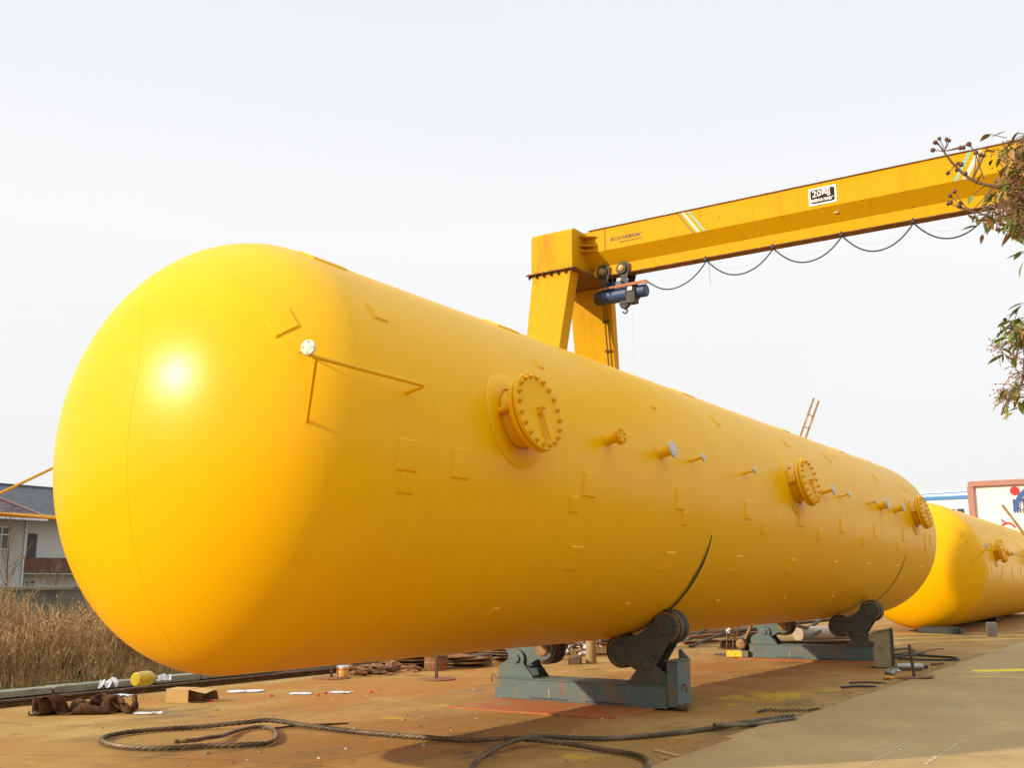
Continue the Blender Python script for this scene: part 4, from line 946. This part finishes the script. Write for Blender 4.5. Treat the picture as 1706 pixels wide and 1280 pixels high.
# hoses drooping behind the far support
for i, (pts, r) in enumerate([([(1330, 1076, .5), (1350, 1066, .35), (1380, 1058, .55), (1410, 1052, .6)], .05), ([(1345, 1070, .1), (1375, 1066, .3), (1400, 1062, .45), (1430, 1060, .5)], .045), ([(1140, 1074, .05), (1180, 1066, .30), (1220, 1062, .42), (1290, 1058, .5)], .05), ([(1150, 1080, .03), (1200, 1070, .18), (1260, 1066, .3), (1300, 1064, .4)], .04)]):
    P = [Vector((*G(x, y), z)) for x, y, z in pts]; o = P[0].copy(); o.z = 0
    tag(MB().tube(smoothpath([p-o for p in P], 8), r, 8).build('hose', m_black, None, loc=o), ['thick black hose arching between the far rollers, upper one', 'thick black hose between the far rollers, lower one', 'black hose draped over the beams left of the motor, upper one', 'black hose draped over the beams left of the motor, lower one'][i], 'hose', 'black hoses behind the supports')
# little ladder stand with a white cap
g_ = gnd(1216, 1092); ls = empty('step_stand', (g_.x, g_.y, .005), .3, 'narrow rusty ladder stand on a round base with a white rag on it', 'stand')
MB().rev([(0, .34), (.016, .34), (.018, .33), (.018, .0001)], (0, 0, 0), (0, 0, 1), 32).build('disc_base', m_rustdk, ls)
for s in (-1, 1): MB().tube([(s*.07, 0, .018), (s*.07+.04, 0, .70)], .014, 8).build('upright', m_rust, ls)
for k in range(5): MB().tube([(-.07+.01*k, 0, .1+k*.13), (.07+.01*k, 0, .1+k*.13)], .008, 6).build('rung', m_rust, ls)
o = lump((g_.x, g_.y-.03, .47), (.065, .05, .11), 'white rag hanging on the little ladder stand', 77, m_white, 'rag', None); o['category'] = 'rag'

# loose bits by the far support
def hose_loop(pts, r, z, label, name='hose', mat=None, n=10, cat='hose', group=None):
    P = [Vector((*G(x, y), z+.02*math.sin(i*2.1)*.5)) for i, (x, y) in enumerate(pts)]; o = P[0].copy(); o.z = 0
    return tag(MB().tube(smoothpath([p-o for p in P], n), r, 8).build(name, mat or m_black, None, loc=o), label, cat, group)
hose_loop([(1492, 1098), (1520, 1095), (1560, 1096), (1592, 1099), (1594, 1103), (1570, 1102), (1530, 1102), (1495, 1101)], .022, .03, 'flattened loop of black hose right of the olive stand')
hose_loop([(1490, 1085), (1510, 1084), (1525, 1087), (1505, 1091), (1492, 1094), (1515, 1093), (1540, 1090)], .018, .03, 'tangle of thin black hose just behind the olive stand')
hose_loop([(1540, 1088), (1550, 1085), (1572, 1082)], .012, .02, 'short rusty rod behind the black hose loop', 'rod', m_rust, cat='rod')
hose_loop([(1402, 1148), (1430, 1147), (1460, 1146)], .018, .018, 'black bar lying by the road edge, nearer of two', 'rod', m_black, cat='rod', group='dark bars by the road edge')
hose_loop([(1415, 1140), (1445, 1140), (1478, 1140)], .014, .014, 'black bar lying by the road edge, farther of two', 'rod', m_black, cat='rod', group='dark bars by the road edge')
hose_loop([(1552, 1111), (1572, 1110)], .02, .035, 'short dark rod at the road edge behind the rod stand', 'rod', m_rustdk, cat='rod')
g_ = gnd(1480, 1133); lump((g_.x, g_.y, 0), (.13, .07, .06), 'orange lump of slag at the foot of the olive stand', 41, M('orange_slag', (.55, .24, .04), .8, var=.3, scale=9), 'slag_lump', None)
g_ = gnd(1486, 1125); lump((g_.x, g_.y, 0), (.14, .09, .10), 'crumpled grey foil at the foot of the olive stand', 42, M('grey_foil', (.35, .33, .32), .4, metal=.5, var=.4, scale=14), 'foil', None)
g_ = gnd(1493, 1118); bt = empty('gas_canister', (g_.x, g_.y, .075), 0, 'silvery metal canister lying at the road edge beside the rod stand', 'canister')
MB().rev([(0, .03), (.02, .06), (.05, .065), (.44, .065), (.48, .05), (.50, .02)], (0, 0, 0), (.92, .35, 0), 20).build('body', M('canister_metal', (.33, .30, .26), .35, metal=.7, var=.15, scale=9), bt)
MB().rev([(.50, .035), (.53, .04), (.56, .03)], (0, 0, 0), (.92, .35, 0), 14).build('cap', m_rustdk, bt)
# chain
ch = empty('chain', (*G(1262, 1190), 0), 0, 'length of dark chain lying on the slab near the road edge', 'chain')
P = [Vector((*G(x, y), .012)) for x, y in [(1262, 1190), (1280, 1186), (1300, 1188), (1320, 1187), (1345, 1187), (1366, 1184)]]; o_ = P[0].copy(); o_.z = 0
path = smoothpath([p-o_ for p in P], 8); i = 0; acc = 0; last = path[0]
ck = 0
for j in range(1, len(path)):
    while (path[j]-last).length > .040:
        t = (path[j]-last).normalized(); c = last+t*.02; last = last+t*.040; ck += 1
        s = Vector((0, 0, 1)) if ck % 2 else t.cross(Vector((0, 0, 1)))
        s = (s*.9+Vector((.1, .2, 0))).normalized()
        pts = [c+t*.029*math.cos(a)+s*.017*math.sin(a)+Vector((0, 0, .008)) for a in np.linspace(0, 2*math.pi, 11)]
        MB().tube(pts, .0055, 5).build('link', m_rustdk, ch)
        if ck > 40: break

# ------------------------------------------------------------------ wire ropes
def rope(name, P, r, label, tail=0, strands=4, pitch=.30, closed=False):
    P = [Vector(p) for p in P]; o = P[0].copy(); o.z = 0
    path = smoothpath([p-o for p in P], 14)
    q = [path[0]]; step = .018
    for a, b in zip(path, path[1:]):
        d = (b-a).length; k = max(1, int(d/step))
        for i in range(1, k+1): q.append(a.lerp(b, i/k))
    mb = MB(); rs_ = r*.46; s = 0; cum = [0]
    for a, b in zip(q, q[1:]): s += (b-a).length; cum.append(s)
    for k in range(strands):
        pts = []
        for i, p in enumerate(q):
            t = (q[min(i+1, len(q)-1)]-q[max(i-1, 0)]).normalized(); sd_ = t.cross(Vector((0, 0, 1))).normalized(); up = sd_.cross(t)
            a = 2*math.pi*(k/strands+cum[i]/pitch); pts.append(p+(sd_*math.cos(a)+up*math.sin(a))*(r-rs_)+Vector((0, 0, .004)))
        mb.tube(pts, rs_, 6)
    return tag(mb.build(name, m_rope, None, smooth=60, loc=o), label, 'wire rope', 'wire rope slings on the slab')
def GP(lst, z): return [(*G(x, y), z+(dz if True else 0)) for x, y, dz in lst]
RR = .027
rope('wire_rope', GP([(440, 1246, 0), (395, 1248, 0), (345, 1249, 0), (300, 1252, 0), (240, 1253, 0), (190, 1249, 0), (168, 1240, 0), (185, 1231, 0), (240, 1223, 0), (330, 1217, 0), (400, 1215, .03), (450, 1214, .05), (510, 1218, .02), (600, 1226, 0), (700, 1234, 0), (780, 1240, 0), (850, 1244, .04), (930, 1249, .03), (1000, 1255, 0), (1050, 1263, 0), (1077, 1273, 0), (1076, 1288, 0), (1040, 1310, 0)], .029), RR,
     'long twisted wire rope looping from the lower left across the slab')
rope('wire_rope', GP([(440, 1246, 0), (457, 1238, 0), (459, 1226, 0), (448, 1218, .0), (425, 1217, 0), (395, 1223, 0), (370, 1235, .02), (345, 1243, .045), (325, 1248, .05), (290, 1251, .05)], .026), .022, 'thin dark rope eye inside the left loop, at the lower left')
rope('wire_rope', GP([(700, 1330, 0), (770, 1300, 0), (790, 1280, 0), (805, 1265, 0), (850, 1252, .05), (900, 1243, .05), (1000, 1237, .0), (1100, 1230, 0), (1180, 1220, 0), (1235, 1210, 0), (1290, 1202, 0), (1320, 1199, 0), (1322, 1203, 0), (1300, 1206, 0), (1250, 1213, .0), (1190, 1221, .045)], .029), RR,
     'dark wire rope running from the bottom centre to the road edge')
hose_loop([(455, 1217), (500, 1213), (580, 1207)], .012, .013, 'thin dark bar lying behind the wire rope', 'rod', m_rustdk, cat='rod')
g_ = Vector((*G(1090, 1252), .0)); h_ = Vector((*G(1130, 1262), .0)); mb = MB(); d = h_-g_; mb.box((d.length/2, 0, .008), (d.length, .05, .012))
o = mb.build('wood_strip', m_card, None, loc=g_); o.rotation_euler[2] = math.atan2(d.y, d.x); tag(o, 'flat pale wood strip beside the rope near the road edge', 'wood strip')

# ------------------------------------------------------------------ litter at the left
def crumple(loc, sx, sy, label, seed, mat, name, cat, rz=0, nx=84, ny=60, iters=75):
    """a cloth pushed together and relaxed under gravity until it buckles into folds"""
    r = np.random.default_rng(seed); W_, H_ = sx*2*1.75, sy*2*1.9
    u, v = np.meshgrid(np.linspace(-.5, .5, nx), np.linspace(-.5, .5, ny), indexing='ij')
    P = np.zeros((nx, ny, 3)); P[..., 0] = u*sx*2*(1+.10*np.sin(v*9+1)); P[..., 1] = v*sy*2*(1+.25*np.sin(u*7+2))
    Z = np.zeros_like(u)
    for k in range(9):
        a, f, ph = r.uniform(-.9, .9), r.uniform(7, 22), r.uniform(0, 6.28); Z += .035*(9/f)*np.sin((u*math.cos(a)+v*.8*math.sin(a))*f*1.6+ph+1.2*np.sin(v*5+ph))
    P[..., 2] = np.maximum(.02, .09+Z)
    lx_, ly_ = W_/(nx-1), H_/(ny-1); C_ = []
    for di, dj, st in ((1, 0, .9), (0, 1, .9), (1, 1, .4), (1, -1, .4), (3, 0, .15), (0, 3, .15), (7, 0, .05), (0, 7, .05)):
        C_.append((di, dj, math.hypot(di*lx_, dj*ly_), st))
    Q = P.copy(); V = np.zeros_like(P)
    for it in range(iters):
        V[..., 2] -= .0003; V *= .90; Q = P+V
        for di, dj, L_, st in C_*3:
            A = Q[:nx-di, (0 if dj >= 0 else -dj):(ny-dj if dj >= 0 else ny)]; B = Q[di:, (dj if dj >= 0 else 0):(ny if dj >= 0 else ny+dj)]
            d = B-A; l = np.linalg.norm(d, axis=-1, keepdims=True)+1e-9
            c = d*(.5*st*(l-L_)/l)*.45
            A += c; B -= c
        g = Q[..., 2] < .006; Q[..., 2] = np.where(g, .006, Q[..., 2])
        Q[..., 0] = np.clip(Q[..., 0], -sx*1.04, sx*1.04); Q[..., 1] = np.clip(Q[..., 1], -sy*1.05, sy*1.05)
        Q[..., :2] = np.where(g[..., None], P[..., :2]*.6+Q[..., :2]*.4, Q[..., :2])
        V = Q-P; P = Q.copy()
    vs = P.reshape(-1, 3).tolist(); fs = [(i*ny+j, (i+1)*ny+j, (i+1)*ny+j+1, i*ny+j+1) for i in range(nx-1) for j in range(ny-1)]
    o = MB().add(vs, fs).build(name, mat, None, smooth=180, loc=loc); o.rotation_euler[2] = rz
    sb = o.modifiers.new('smooth', 'SMOOTH'); sb.iterations = 2
    sm = o.modifiers.new('thick', 'SOLIDIFY'); sm.thickness = .006
    return tag(o, label, cat)
a = Vector((*G(45, 1194), 0)); b = Vector((*G(215, 1190), 0)); d = b-a; mid = (a+b)/2
crumple(mid+Vector((-.12, .16, 0)), d.length*.49, .24, 'crumpled dark brown canvas lying on the slab at the left', 5, m_tarp, 'canvas', 'canvas', math.atan2(d.y, d.x))
# cardboard box lying open
a = Vector((*G(276, 1171), 0)); b = Vector((*G(313, 1172), 0))
cb = empty('cardboard_box', tuple(a), math.atan2((b-a).y, (b-a).x), 'open tan cardboard box lying on its side between the canvas and the tank', 'cardboard box')
Lb = (b-a).length; bx = MB(); t = .006; Hb = .17
bx.box((Lb/2, 0, Hb/2), (Lb, t, Hb)); bx.box((Lb/2+.05, .30, Hb/2), (Lb, t, Hb)); bx.box((0.003, .15, Hb/2), (t, .30, Hb-.004)); bx.box((Lb/2+.02, .15, t/2), (Lb, .30, t)); bx.box((Lb/2-.0, .15, Hb+.002), (Lb+.02, .305, t))
bx.build('body', m_card, cb)
fl = MB(); fl.add([(Lb, 0, Hb), (Lb+.02, .30, Hb), (Lb+.26, .26, Hb-.01), (Lb+.22, .06, Hb-.05)], [(0, 1, 2, 3)]); fl.build('flap', m_card, cb)
fl = MB(); fl.add([(Lb, .30, 0), (Lb, .30, Hb), (Lb+.26, .30, Hb-.03), (Lb+.28, .33, .02)], [(0, 1, 2, 3)]); fl.build('flap', m_carddk, cb)
fl = MB(); fl.add([(Lb, .0, .004), (Lb, .30, .004), (Lb+.22, .28, .012), (Lb+.2, .02, .01)], [(0, 1, 2, 3)]); fl.build('flap', m_carddk, cb)
# second box in the grass
p = gnd(82, 1133); gb = empty('cardboard_box', (p.x-1.2, p.y-.05, .06), 1.25, 'pale cardboard box half sunk in the dry grass behind the kerb', 'cardboard box')
mb = MB(); mb.box((0, 0, .12), (.42, .30, .26)); mb.build('body', M('pale_card', (.52, .38, .24), .9, var=.15, scale=8), gb)
mb = MB(); mb.add([(-.21, -.15, .252), (.21, -.15, .252), (.27, -.32, .30), (-.20, -.30, .29)], [(0, 1, 2, 3)]); mb.build('flap', m_card, gb)
# yellow jug
p = gnd(222, 1152); jg = empty('plastic_jug', (p.x-.12, p.y+.1, .04), 0, 'translucent yellow plastic oil jug lying on the kerb', 'jug')
MB().rev([(0, .02), (.01, .085), (.03, .105), (.10, .112), (.115, .104), (.13, .112), (.20, .112), (.215, .104), (.23, .112), (.31, .11), (.35, .09), (.40, .045), (.425, .032), (.44, .032)], (0, 0, .11), (-.2, .95, .0), 28).build('body', m_plast, jg)
MB().rev([(.44, .038), (.47, .038), (.472, .0001)], (0, 0, .11), (-.2, .95, .0), 16).build('cap', m_card, jg)
def paper(px, py, s, label, seed, mat=None, z=.0, h=.05, name='paper_scrap', dx=0):
    p = gnd(px, py); rs = random.Random(seed); n = 7; vs = []; fs = []
    for i in range(n):
        for j in range(n):
            u, v = i/(n-1)-.5, j/(n-1)-.5; q = Vector((u*3+seed, v*3, 0)); vs.append((u*s*1.3+.02*noise.noise(q), v*s+.02*noise.noise(q*2), .006+abs(noise.noise(q*1.3))*h*2))
    for i in range(n-1):
        for j in range(n-1): fs.append((i*n+j, (i+1)*n+j, (i+1)*n+j+1, i*n+j+1))
    o = MB().add(vs, fs).build(name, mat or m_white, None, smooth=25, loc=(p.x+dx, p.y, z)); o.rotation_euler[2] = rs.uniform(0, 3)
    return tag(o, label, 'paper')
paper(62, 1171, .16, 'small white paper scrap behind the brown canvas', 1)
paper(198, 1160, .30, 'flat white paper between the rail and the canvas', 2, h=.02)
o = paper(248, 1191, .26, 'curled thin white strip right of the brown canvas', 3, h=.03); o.scale = (1, .25, 1)
paper(180, 1150, .20, 'crumpled white paper standing against the kerb, left of the jug', 4, h=.14, z=.02)
paper(165, 1134, .34, 'crumpled white wrapper lying on the grass edge left of the jug', 5, h=.12, z=.09, dx=-.3)
paper(158, 1140, .26, 'green and brown wrapper on the kerb left of the jug', 6, m_green, h=.05, z=.09, dx=-.2)
paper(270, 1143, .18, 'white foam tray tipped up on the kerb right of the jug', 7, h=.10, z=.07)
paper(268, 1122, .20, 'small white card in the grass right of the jug', 8, h=.08, z=.08, dx=-.2)
paper(240, 1128, .50, 'rust-coloured rag in the grass behind the jug', 9, m_redpl, h=.08, z=.08, dx=-.2)
for (px, py, s, lb, sd_) in ((395, 1154, .26, 'oval white lid on the slab, left one of the pair', 11), (424, 1153, .26, 'oval white lid on the slab, right one of the pair', 12)):
    p = gnd(px, py); tag(MB().rev([(0, .13), (.008, .15), (.016, .145), (.02, .10), (.02, .0001)], (0, 0, 0), (0, 0, 1), 24).build('lid', m_white, None, loc=(p.x, p.y, .002)), lb, 'lid', 'white lids on the slab')
paper(500, 1157, .24, 'torn white strip on the slab under the tank, left one', 13, h=.01); paper(568, 1155, .24, 'torn white strip on the slab under the tank, right one', 14, h=.01)
for k, (px, py) in enumerate([(452, 1161), (530, 1160), (542, 1157), (618, 1155), (187, 1162), (160, 1167), (352, 1170)]):
    p = gnd(px, py); tag(MB().rev([(0, .02), (.012, .026), (.03, .018)], (0, 0, 0), (0, 0, 1), 8).build('red_cap', m_red, None, loc=(p.x, p.y, 0)), 'tiny red plastic cap on the slab below the left half of the tank', 'cap', 'red caps on the slab')
for k in range(70):
    px, py = random.uniform(300, 1300), random.uniform(1150, 1278)
    p = gnd(px, py)
    if p.x > -4.4: continue
    s = random.uniform(.010, .030)
    tag(MB().box((0, 0, s*.2), (s*1.6, s, s*.5), rot=random.uniform(0, 3)).build('chip', random.choice([m_white, m_conc, m_card, m_redpl]), None, loc=(p.x, p.y, .002)), 'small loose chip lying on the concrete slab', 'chip', 'loose chips on the slab')
for px, py, lb in ((1498, 1254, 'tiny yellow leaf on the pale road, left one'), (1668, 1261, 'tiny yellow leaf on the pale road, right one')):
    p = gnd(px, py); tag(MB().add([(-.03, 0, .002), (0, .016, .012), (.035, 0, .004), (0, -.016, .012)], [(0, 1, 3), (1, 2, 3)]).build('fallen_leaf', m_plast, None, smooth=0, loc=(p.x, p.y, .016)), lb, 'leaf', 'fallen leaves on the road')

gm = MB(); gr = random.Random(31)
for k in range(5200):
    if k % 3 == 0: y = gr.uniform(6.5, 26); x = -4.22-abs(gr.gauss(0, .12))
    elif k % 3 == 1: y = gr.uniform(7, 24); x = gr.uniform(-13, -4.3)
    else: y = gr.uniform(7, 30); x = -13.05+abs(gr.gauss(0, .45))
    s_ = gr.uniform(.003, .011)*(1.8 if gr.random() < .05 else 1); a = gr.uniform(0, 6.28); c_, n_ = math.cos(a)*s_, math.sin(a)*s_
    gm.add([(x+c_, y+n_, .001), (x-n_*.8, y+c_*.8, .001), (x-c_*.7, y-n_*.9, .001), (x+n_, y-c_, .001), (x+c_*.2, y+n_*.1, .001+s_*.8)], [(0, 1, 4), (1, 2, 4), (2, 3, 4), (3, 0, 4)], gr.choice([0, 0, 1, 2]))
tag(gm.build('grit', [m_conc, m_rust, m_rustdk], None, smooth=0), 'grit and rust flakes scattered over the concrete slab', 'grit', kind='stuff')

# ------------------------------------------------------------------ dry grass
def grass(name, n, xr, yr, hf, label, seed, mat, wd=.006, edge=True):
    r = np.random.default_rng(seed); V = []; F = []
    for k in range(n):
        x = r.uniform(*xr); y = r.uniform(*yr); h = hf(x, y)*r.uniform(.55, 1.1)
        if h < .04: continue
        z = float(bankz(np.array(x), np.array(y)))-.02; a = r.uniform(0, 6.28); l = h*r.uniform(.1, .45)*(2.2 if r.random() < .12 else 1); b = r.uniform(0, 6.28)
        w_ = wd*r.uniform(.6, 1.5); cx, sy = math.cos(b)*w_, math.sin(b)*w_; o = len(V)
        for t, ww in ((0, 1), (.5, .8), (.85, .6), (1, .1)):
            px, py, pz = x+math.cos(a)*l*t*t, y+math.sin(a)*l*t*t, z+h*t*(1-.12*t*(l/h))
            V.append((px-cx*ww, py-sy*ww, pz)); V.append((px+cx*ww, py+sy*ww, pz))
        F += [(o, o+1, o+3, o+2), (o+2, o+3, o+5, o+4), (o+4, o+5, o+7, o+6)]
        if h > .5:      # fluffy seed head and side leaves
            for q in range(5):
                t = r.uniform(.55, 1.0); px, py, pz = x+math.cos(a)*l*t*t, y+math.sin(a)*l*t*t, z+h*t*.96; o = len(V); s = r.uniform(.015, .05)
                d = r.normal(size=3); d /= np.linalg.norm(d); e = r.normal(size=3); e -= d*(e@d); e /= np.linalg.norm(e)
                V += [(px, py, pz), (px+d[0]*s+e[0]*s*.3, py+d[1]*s+e[1]*s*.3, pz+d[2]*s), (px+d[0]*s*2, py+d[1]*s*2, pz+d[2]*s*1.6), (px+d[0]*s-e[0]*s*.3, py+d[1]*s-e[1]*s*.3, pz+d[2]*s)]; F.append((o, o+1, o+2, o+3))
    me = bpy.data.meshes.new(name); me.from_pydata(V, [], F); me.materials.append(mat)
    o = bpy.data.objects.new(name, me); col.objects.link(o); return tag(o, label, 'grass', kind='stuff')
def hf(x, y):
    t = min(1, max(0, (-14.7-x)/1.5)); nn = .74+.75*noise.noise((x*.6, y*.6, 1))+.65*noise.noise((x*1.9, y*1.9, 5))
    return (.10+1.08*t)*max(.30, nn)*(1.0 if y < 13.5 else .75)
grass('dry_grass', 30000, (-20.5, -14.45), (3.5, 16.5), hf, 'thicket of tall dry brown grass between kerb and wall', 1, m_grass)
grass('dry_grass', 5000, (-21.5, -14.6), (16.5, 40), hf, 'sparser dry grass farther along the wall', 3, m_grass, wd=.012)
m_gg = M('green_weeds', (.19, .17, .05), .9, var=.4, scale=12, spec=.1, layers=[((.32, .22, .08), 9, .5, .65)])
grass('low_weeds', 5000, (-15.0, -14.42), (4, 16), lambda x, y: .13, 'low yellow-green weeds along the kerb', 2, m_gg, wd=.006)

# ------------------------------------------------------------------ tree at the right
tr = empty('berry_tree', (1.3, 5.4, 0), 0, 'leafy tree with brown seed clusters reaching in from the right edge', 'tree')
TB = Vector((1.3, 5.4, 0))
tk = MB(); tk.tube(smoothpath([(0, 0, -.05), (.04, 0, .8), (-.03, .05, 1.6), (.03, .0, 2.4), (.10, .05, 3.2), (.15, .05, 4.3)], 6), [.11-.0026*i for i in range(31)], 12)
LIMBS = [[(0, .02, 2.05), (-.75, -.45, 2.55), (-1.25, -.80, 2.95), (-1.58, -1.00, 3.14)], [(0, .02, 1.80), (-.7, -.30, 2.10), (-1.30, -.65, 2.34), (-1.66, -.86, 2.44)], [(-.02, .03, 1.7), (.4, .35, 2.4), (.95, .6, 3.6)],
         [(.02, 0, 2.3), (.35, -.4, 2.9), (.7, -.8, 3.7)], [(0, 0, 2.5), (-.15, .5, 3.1), (-.4, 1.0, 3.9)], [(.1, .05, 3.2), (-.2, -.1, 3.8), (-.55, -.3, 4.3)], [(.12, .05, 3.4), (.1, .3, 4.2), (-.1, .2, 4.9)]]
LP_ = []
for q in LIMBS:
    pp = smoothpath([Vector(p) for p in q], 8); LP_.append(pp); n_ = len(pp)
    tk.tube(pp, [.036*(1-i/n_)**.8+.006 for i in range(n_)], 8)
trunk = tk.build('trunk', m_bark, tr)
br = MB(); lv = MB(); sdm = MB(); pn = MB(); rs = random.Random(12)
def TP(px, py, dist=4.6):
    v = _fw*FPX+_rt*(px-853)-_up*(py-640); return CAM+v.normalized()*dist-TB
def leaf(p, d, L_, w_, mi):
    d = d.normalized(); s = d.cross(Vector((rs.uniform(-.4, .4), rs.uniform(-.4, .4), 1))).normalized(); n = s.cross(d)
    c = rs.uniform(.1, .35); vs = []
    for t, ww in ((0, .05), (.2, .7), (.45, 1), (.72, .75), (1, .02)):
        q = p+d*L_*t-n*c*L_*t*t
        vs += [q-s*w_*ww+n*w_*.25*ww, q, q+s*w_*ww+n*w_*.25*ww]
    fs = []
    for k in range(4): o = 3*k; fs += [(o, o+1, o+4, o+3), (o+1, o+2, o+5, o+4)]
    lv.add(vs, fs, mi)
def ball(mb, p, r):
    mb.rev([(-r, .0001), (-r*.6, r*.75), (0, r), (r*.55, r*.8), (r*.95, r*.25), (r*1.25, .0005)], p, (rs.uniform(-.5, .5), rs.uniform(-.5, .5), rs.uniform(-1, .6)), 8)
# explicit twig with capsules against the girder
main = [TP(1790, 300, 4.4), TP(1706, 313), TP(1660, 311), TP(1620, 300), TP(1590, 275), TP(1572, 252), TP(1562, 237)]
br.tube(smoothpath(main, 5), [.010-.00026*i for i in range(31)], 6)
caps = [(1558, 237), (1565, 231), (1554, 250), (1577, 232), (1581, 234), (1579, 288), (1596, 272), (1601, 274), (1594, 283), (1608, 289), (1600, 246), (1605, 246), (1614, 240), (1626, 254), (1633, 258), (1639, 259)]
for x, y in caps:
    bx_, by_ = min(((abs(x-a)+abs(y-b), (a, b)) for a, b in [(1572, 252), (1580, 262), (1590, 275), (1605, 290), (1620, 300), (1572, 252)]))[1]
    br.tube([TP(bx_, by_), TP((bx_+x)/2+2, (by_+y)/2), TP(x, y)], .0022, 4); ball(sdm, TP(x, y), .0095+rs.uniform(-.001, .002))
br.tube([TP(1640, 300), TP(1625, 255), TP(1615, 240)], .003, 4)
low = [TP(1780, 395, 4.5), TP(1706, 385), TP(1670, 372), TP(1640, 358), TP(1612, 350), TP(1598, 342)]
br.tube(smoothpath(low, 5), .004, 5)
for x, y in [(1583, 326), (1590, 319), (1580, 339), (1584, 337), (1598, 343), (1600, 338), (1646, 370), (1662, 382)]:
    br.tube([TP(1608+(x-1583)*.6, 350), TP(x, y)], .002, 4); ball(sdm, TP(x, y), .0095)
def cloud(cx, cy, sx, sy, nl, no, npn, dist=(4.3, 4.9), Ls=(.03, .075)):
    for k in range(nl+no):
        x, y = rs.gauss(cx, sx), rs.gauss(cy, sy)
        if x < 1706 and cx > 1706 and x < 1690: x = 1700
        p = TP(x, y, rs.uniform(*dist)); d = Vector((rs.uniform(-1, .3), rs.uniform(-.7, .7), rs.uniform(-.9, .4)))
        leaf(p, d, rs.uniform(*Ls), rs.uniform(.006, .013), 0 if k < nl else 1)
        if k % 3 == 0: br.tube([p, p+Vector((rs.uniform(.02, .12), rs.uniform(-.05, .05), rs.uniform(-.05, .1)))], .002, 4)
    for k in range(npn):
        x, y = rs.gauss(cx, sx*.8), rs.gauss(cy, sy*.8); p = TP(x, y, rs.uniform(*dist)); 
        for q in range(10):
            e = p+Vector((rs.gauss(0, .022), rs.gauss(0, .022), rs.gauss(0, .022))); pn.rev([(-.004, .0003), (0, .0042), (.004, .0003)], e, (0, 0, 1), 5)
            if q % 2: pn.tube([p, e], .0009, 3)
cloud(1694, 270, 20, 22, 24, 34, 24); cloud(1706, 320, 26, 22, 60, 40, 36); cloud(1672, 330, 20, 16, 24, 14, 14)
cloud(1660, 365, 22, 9, 22, 8, 3); cloud(1698, 362, 14, 14, 26, 34, 26); cloud(1712, 300, 14, 40, 60, 60, 30)
for (x, y, dx, dz) in ((1706, 422, -.9, -.1), (1706, 436, -.5, -.9), (1706, 408, -.3, .4), (1706, 505, -.9, -.2), (1700, 512, -.8, -.5)): leaf(TP(x, y), Vector((dx, -.2, dz)), .07, .012, 0)
for (cx, cy, nl, no, np_) in ((1692, 540, 12, 4, 0), (1684, 552, 10, 4, 0), (1703, 560, 14, 5, 1), (1668, 578, 2, 0, 7), (1690, 588, 3, 2, 6), (1700, 625, 2, 3, 8), (1672, 660, 1, 2, 8), (1690, 645, 5, 5, 2), (1704, 660, 5, 4, 2), (1678, 685, 0, 0, 2)):
    cloud(cx, cy, 8, 8, nl+2, no, max(0, np_-2), (4.5, 4.75), (.04, .08))
for q in ([(1790, 470), (1745, 500), (1712, 535), (1698, 575), (1690, 600), (1676, 592)], [(1735, 545), (1715, 600), (1702, 640), (1690, 655), (1682, 668), (1672, 690)], [(1706, 600), (1704, 625), (1700, 640)], [(1702, 640), (1680, 655), (1668, 664)], [(1698, 560), (1680, 570), (1666, 582)]):
    br.tube(smoothpath([TP(x, y, 4.62) for x, y in q], 5), .0032, 5)
br.tube(smoothpath([TP(1800, 560, 4.6), TP(1740, 545), TP(1706, 540), TP(1688, 548), TP(1675, 560)], 5), .005, 5); br.tube(smoothpath([TP(1800, 640, 4.7), TP(1740, 640), TP(1706, 640), TP(1690, 650), TP(1676, 672), TP(1668, 692)], 5), .004, 5)
br.tube(smoothpath([TP(1800, 430, 4.6), TP(1740, 420), TP(1706, 424)], 4), .004, 5)
# the rest of the crown: twigs and leaf sprays along every limb
def inpic(p):
    c_ = p+TB-CAM; f_ = c_.dot(_fw)
    return f_ > 0 and c_.dot(_rt)/f_*FPX+853 < 1735
for pp in LP_:
    for i in range(len(pp)//4, len(pp)):
        for q in range(5):
            d0 = Vector((rs.gauss(0, 1), rs.gauss(0, 1), rs.gauss(.15, .7))).normalized(); L0 = rs.uniform(.15, .50); e0 = pp[i]+d0*L0
            if inpic(e0): continue
            m0 = pp[i]+d0*L0*.5+Vector((0, 0, .04)); br.tube([pp[i], m0, e0], [.006, .004, .0015], 4)
            for j in range(20):
                t = rs.uniform(.35, 1.05); b0 = pp[i].lerp(e0, t)+Vector((rs.gauss(0, .03), rs.gauss(0, .03), rs.gauss(0, .03)))
                if inpic(b0): continue
                leaf(b0, (d0+Vector((rs.gauss(0, .8), rs.gauss(0, .8), rs.gauss(-.3, .6)))), rs.uniform(.04, .085), rs.uniform(.008, .015), 0 if rs.random() < .62 else 1)
            if q == 0:
                for j in range(10): pn.rev([(-.004, .0003), (0, .0042), (.004, .0003)], e0+Vector((rs.gauss(0, .02), rs.gauss(0, .02), rs.gauss(0, .02))), (0, 0, 1), 5)
for (lx_, ly_), limb in (((1740, 545), 1), ((1790, 470), 1), ((1740, 640), 1), ((1800, 560), 1), ((1800, 430), 0), ((1790, 300), 0), ((1780, 395), 0)):
    e0 = TP(lx_, ly_, 4.6); n0 = min(LP_[limb], key=lambda p: (p-e0).length); br.tube([n0, n0.lerp(e0, .5)+Vector((0, 0, .03)), e0], [.010, .008, .006], 6)
br.build('branches', m_bark, trunk); lv.build('crown', [m_leafg, m_leafo], tr, smooth=0); sdm.build('seed_capsules', m_seed, tr); pn.build('seed_panicles', m_panic, tr)
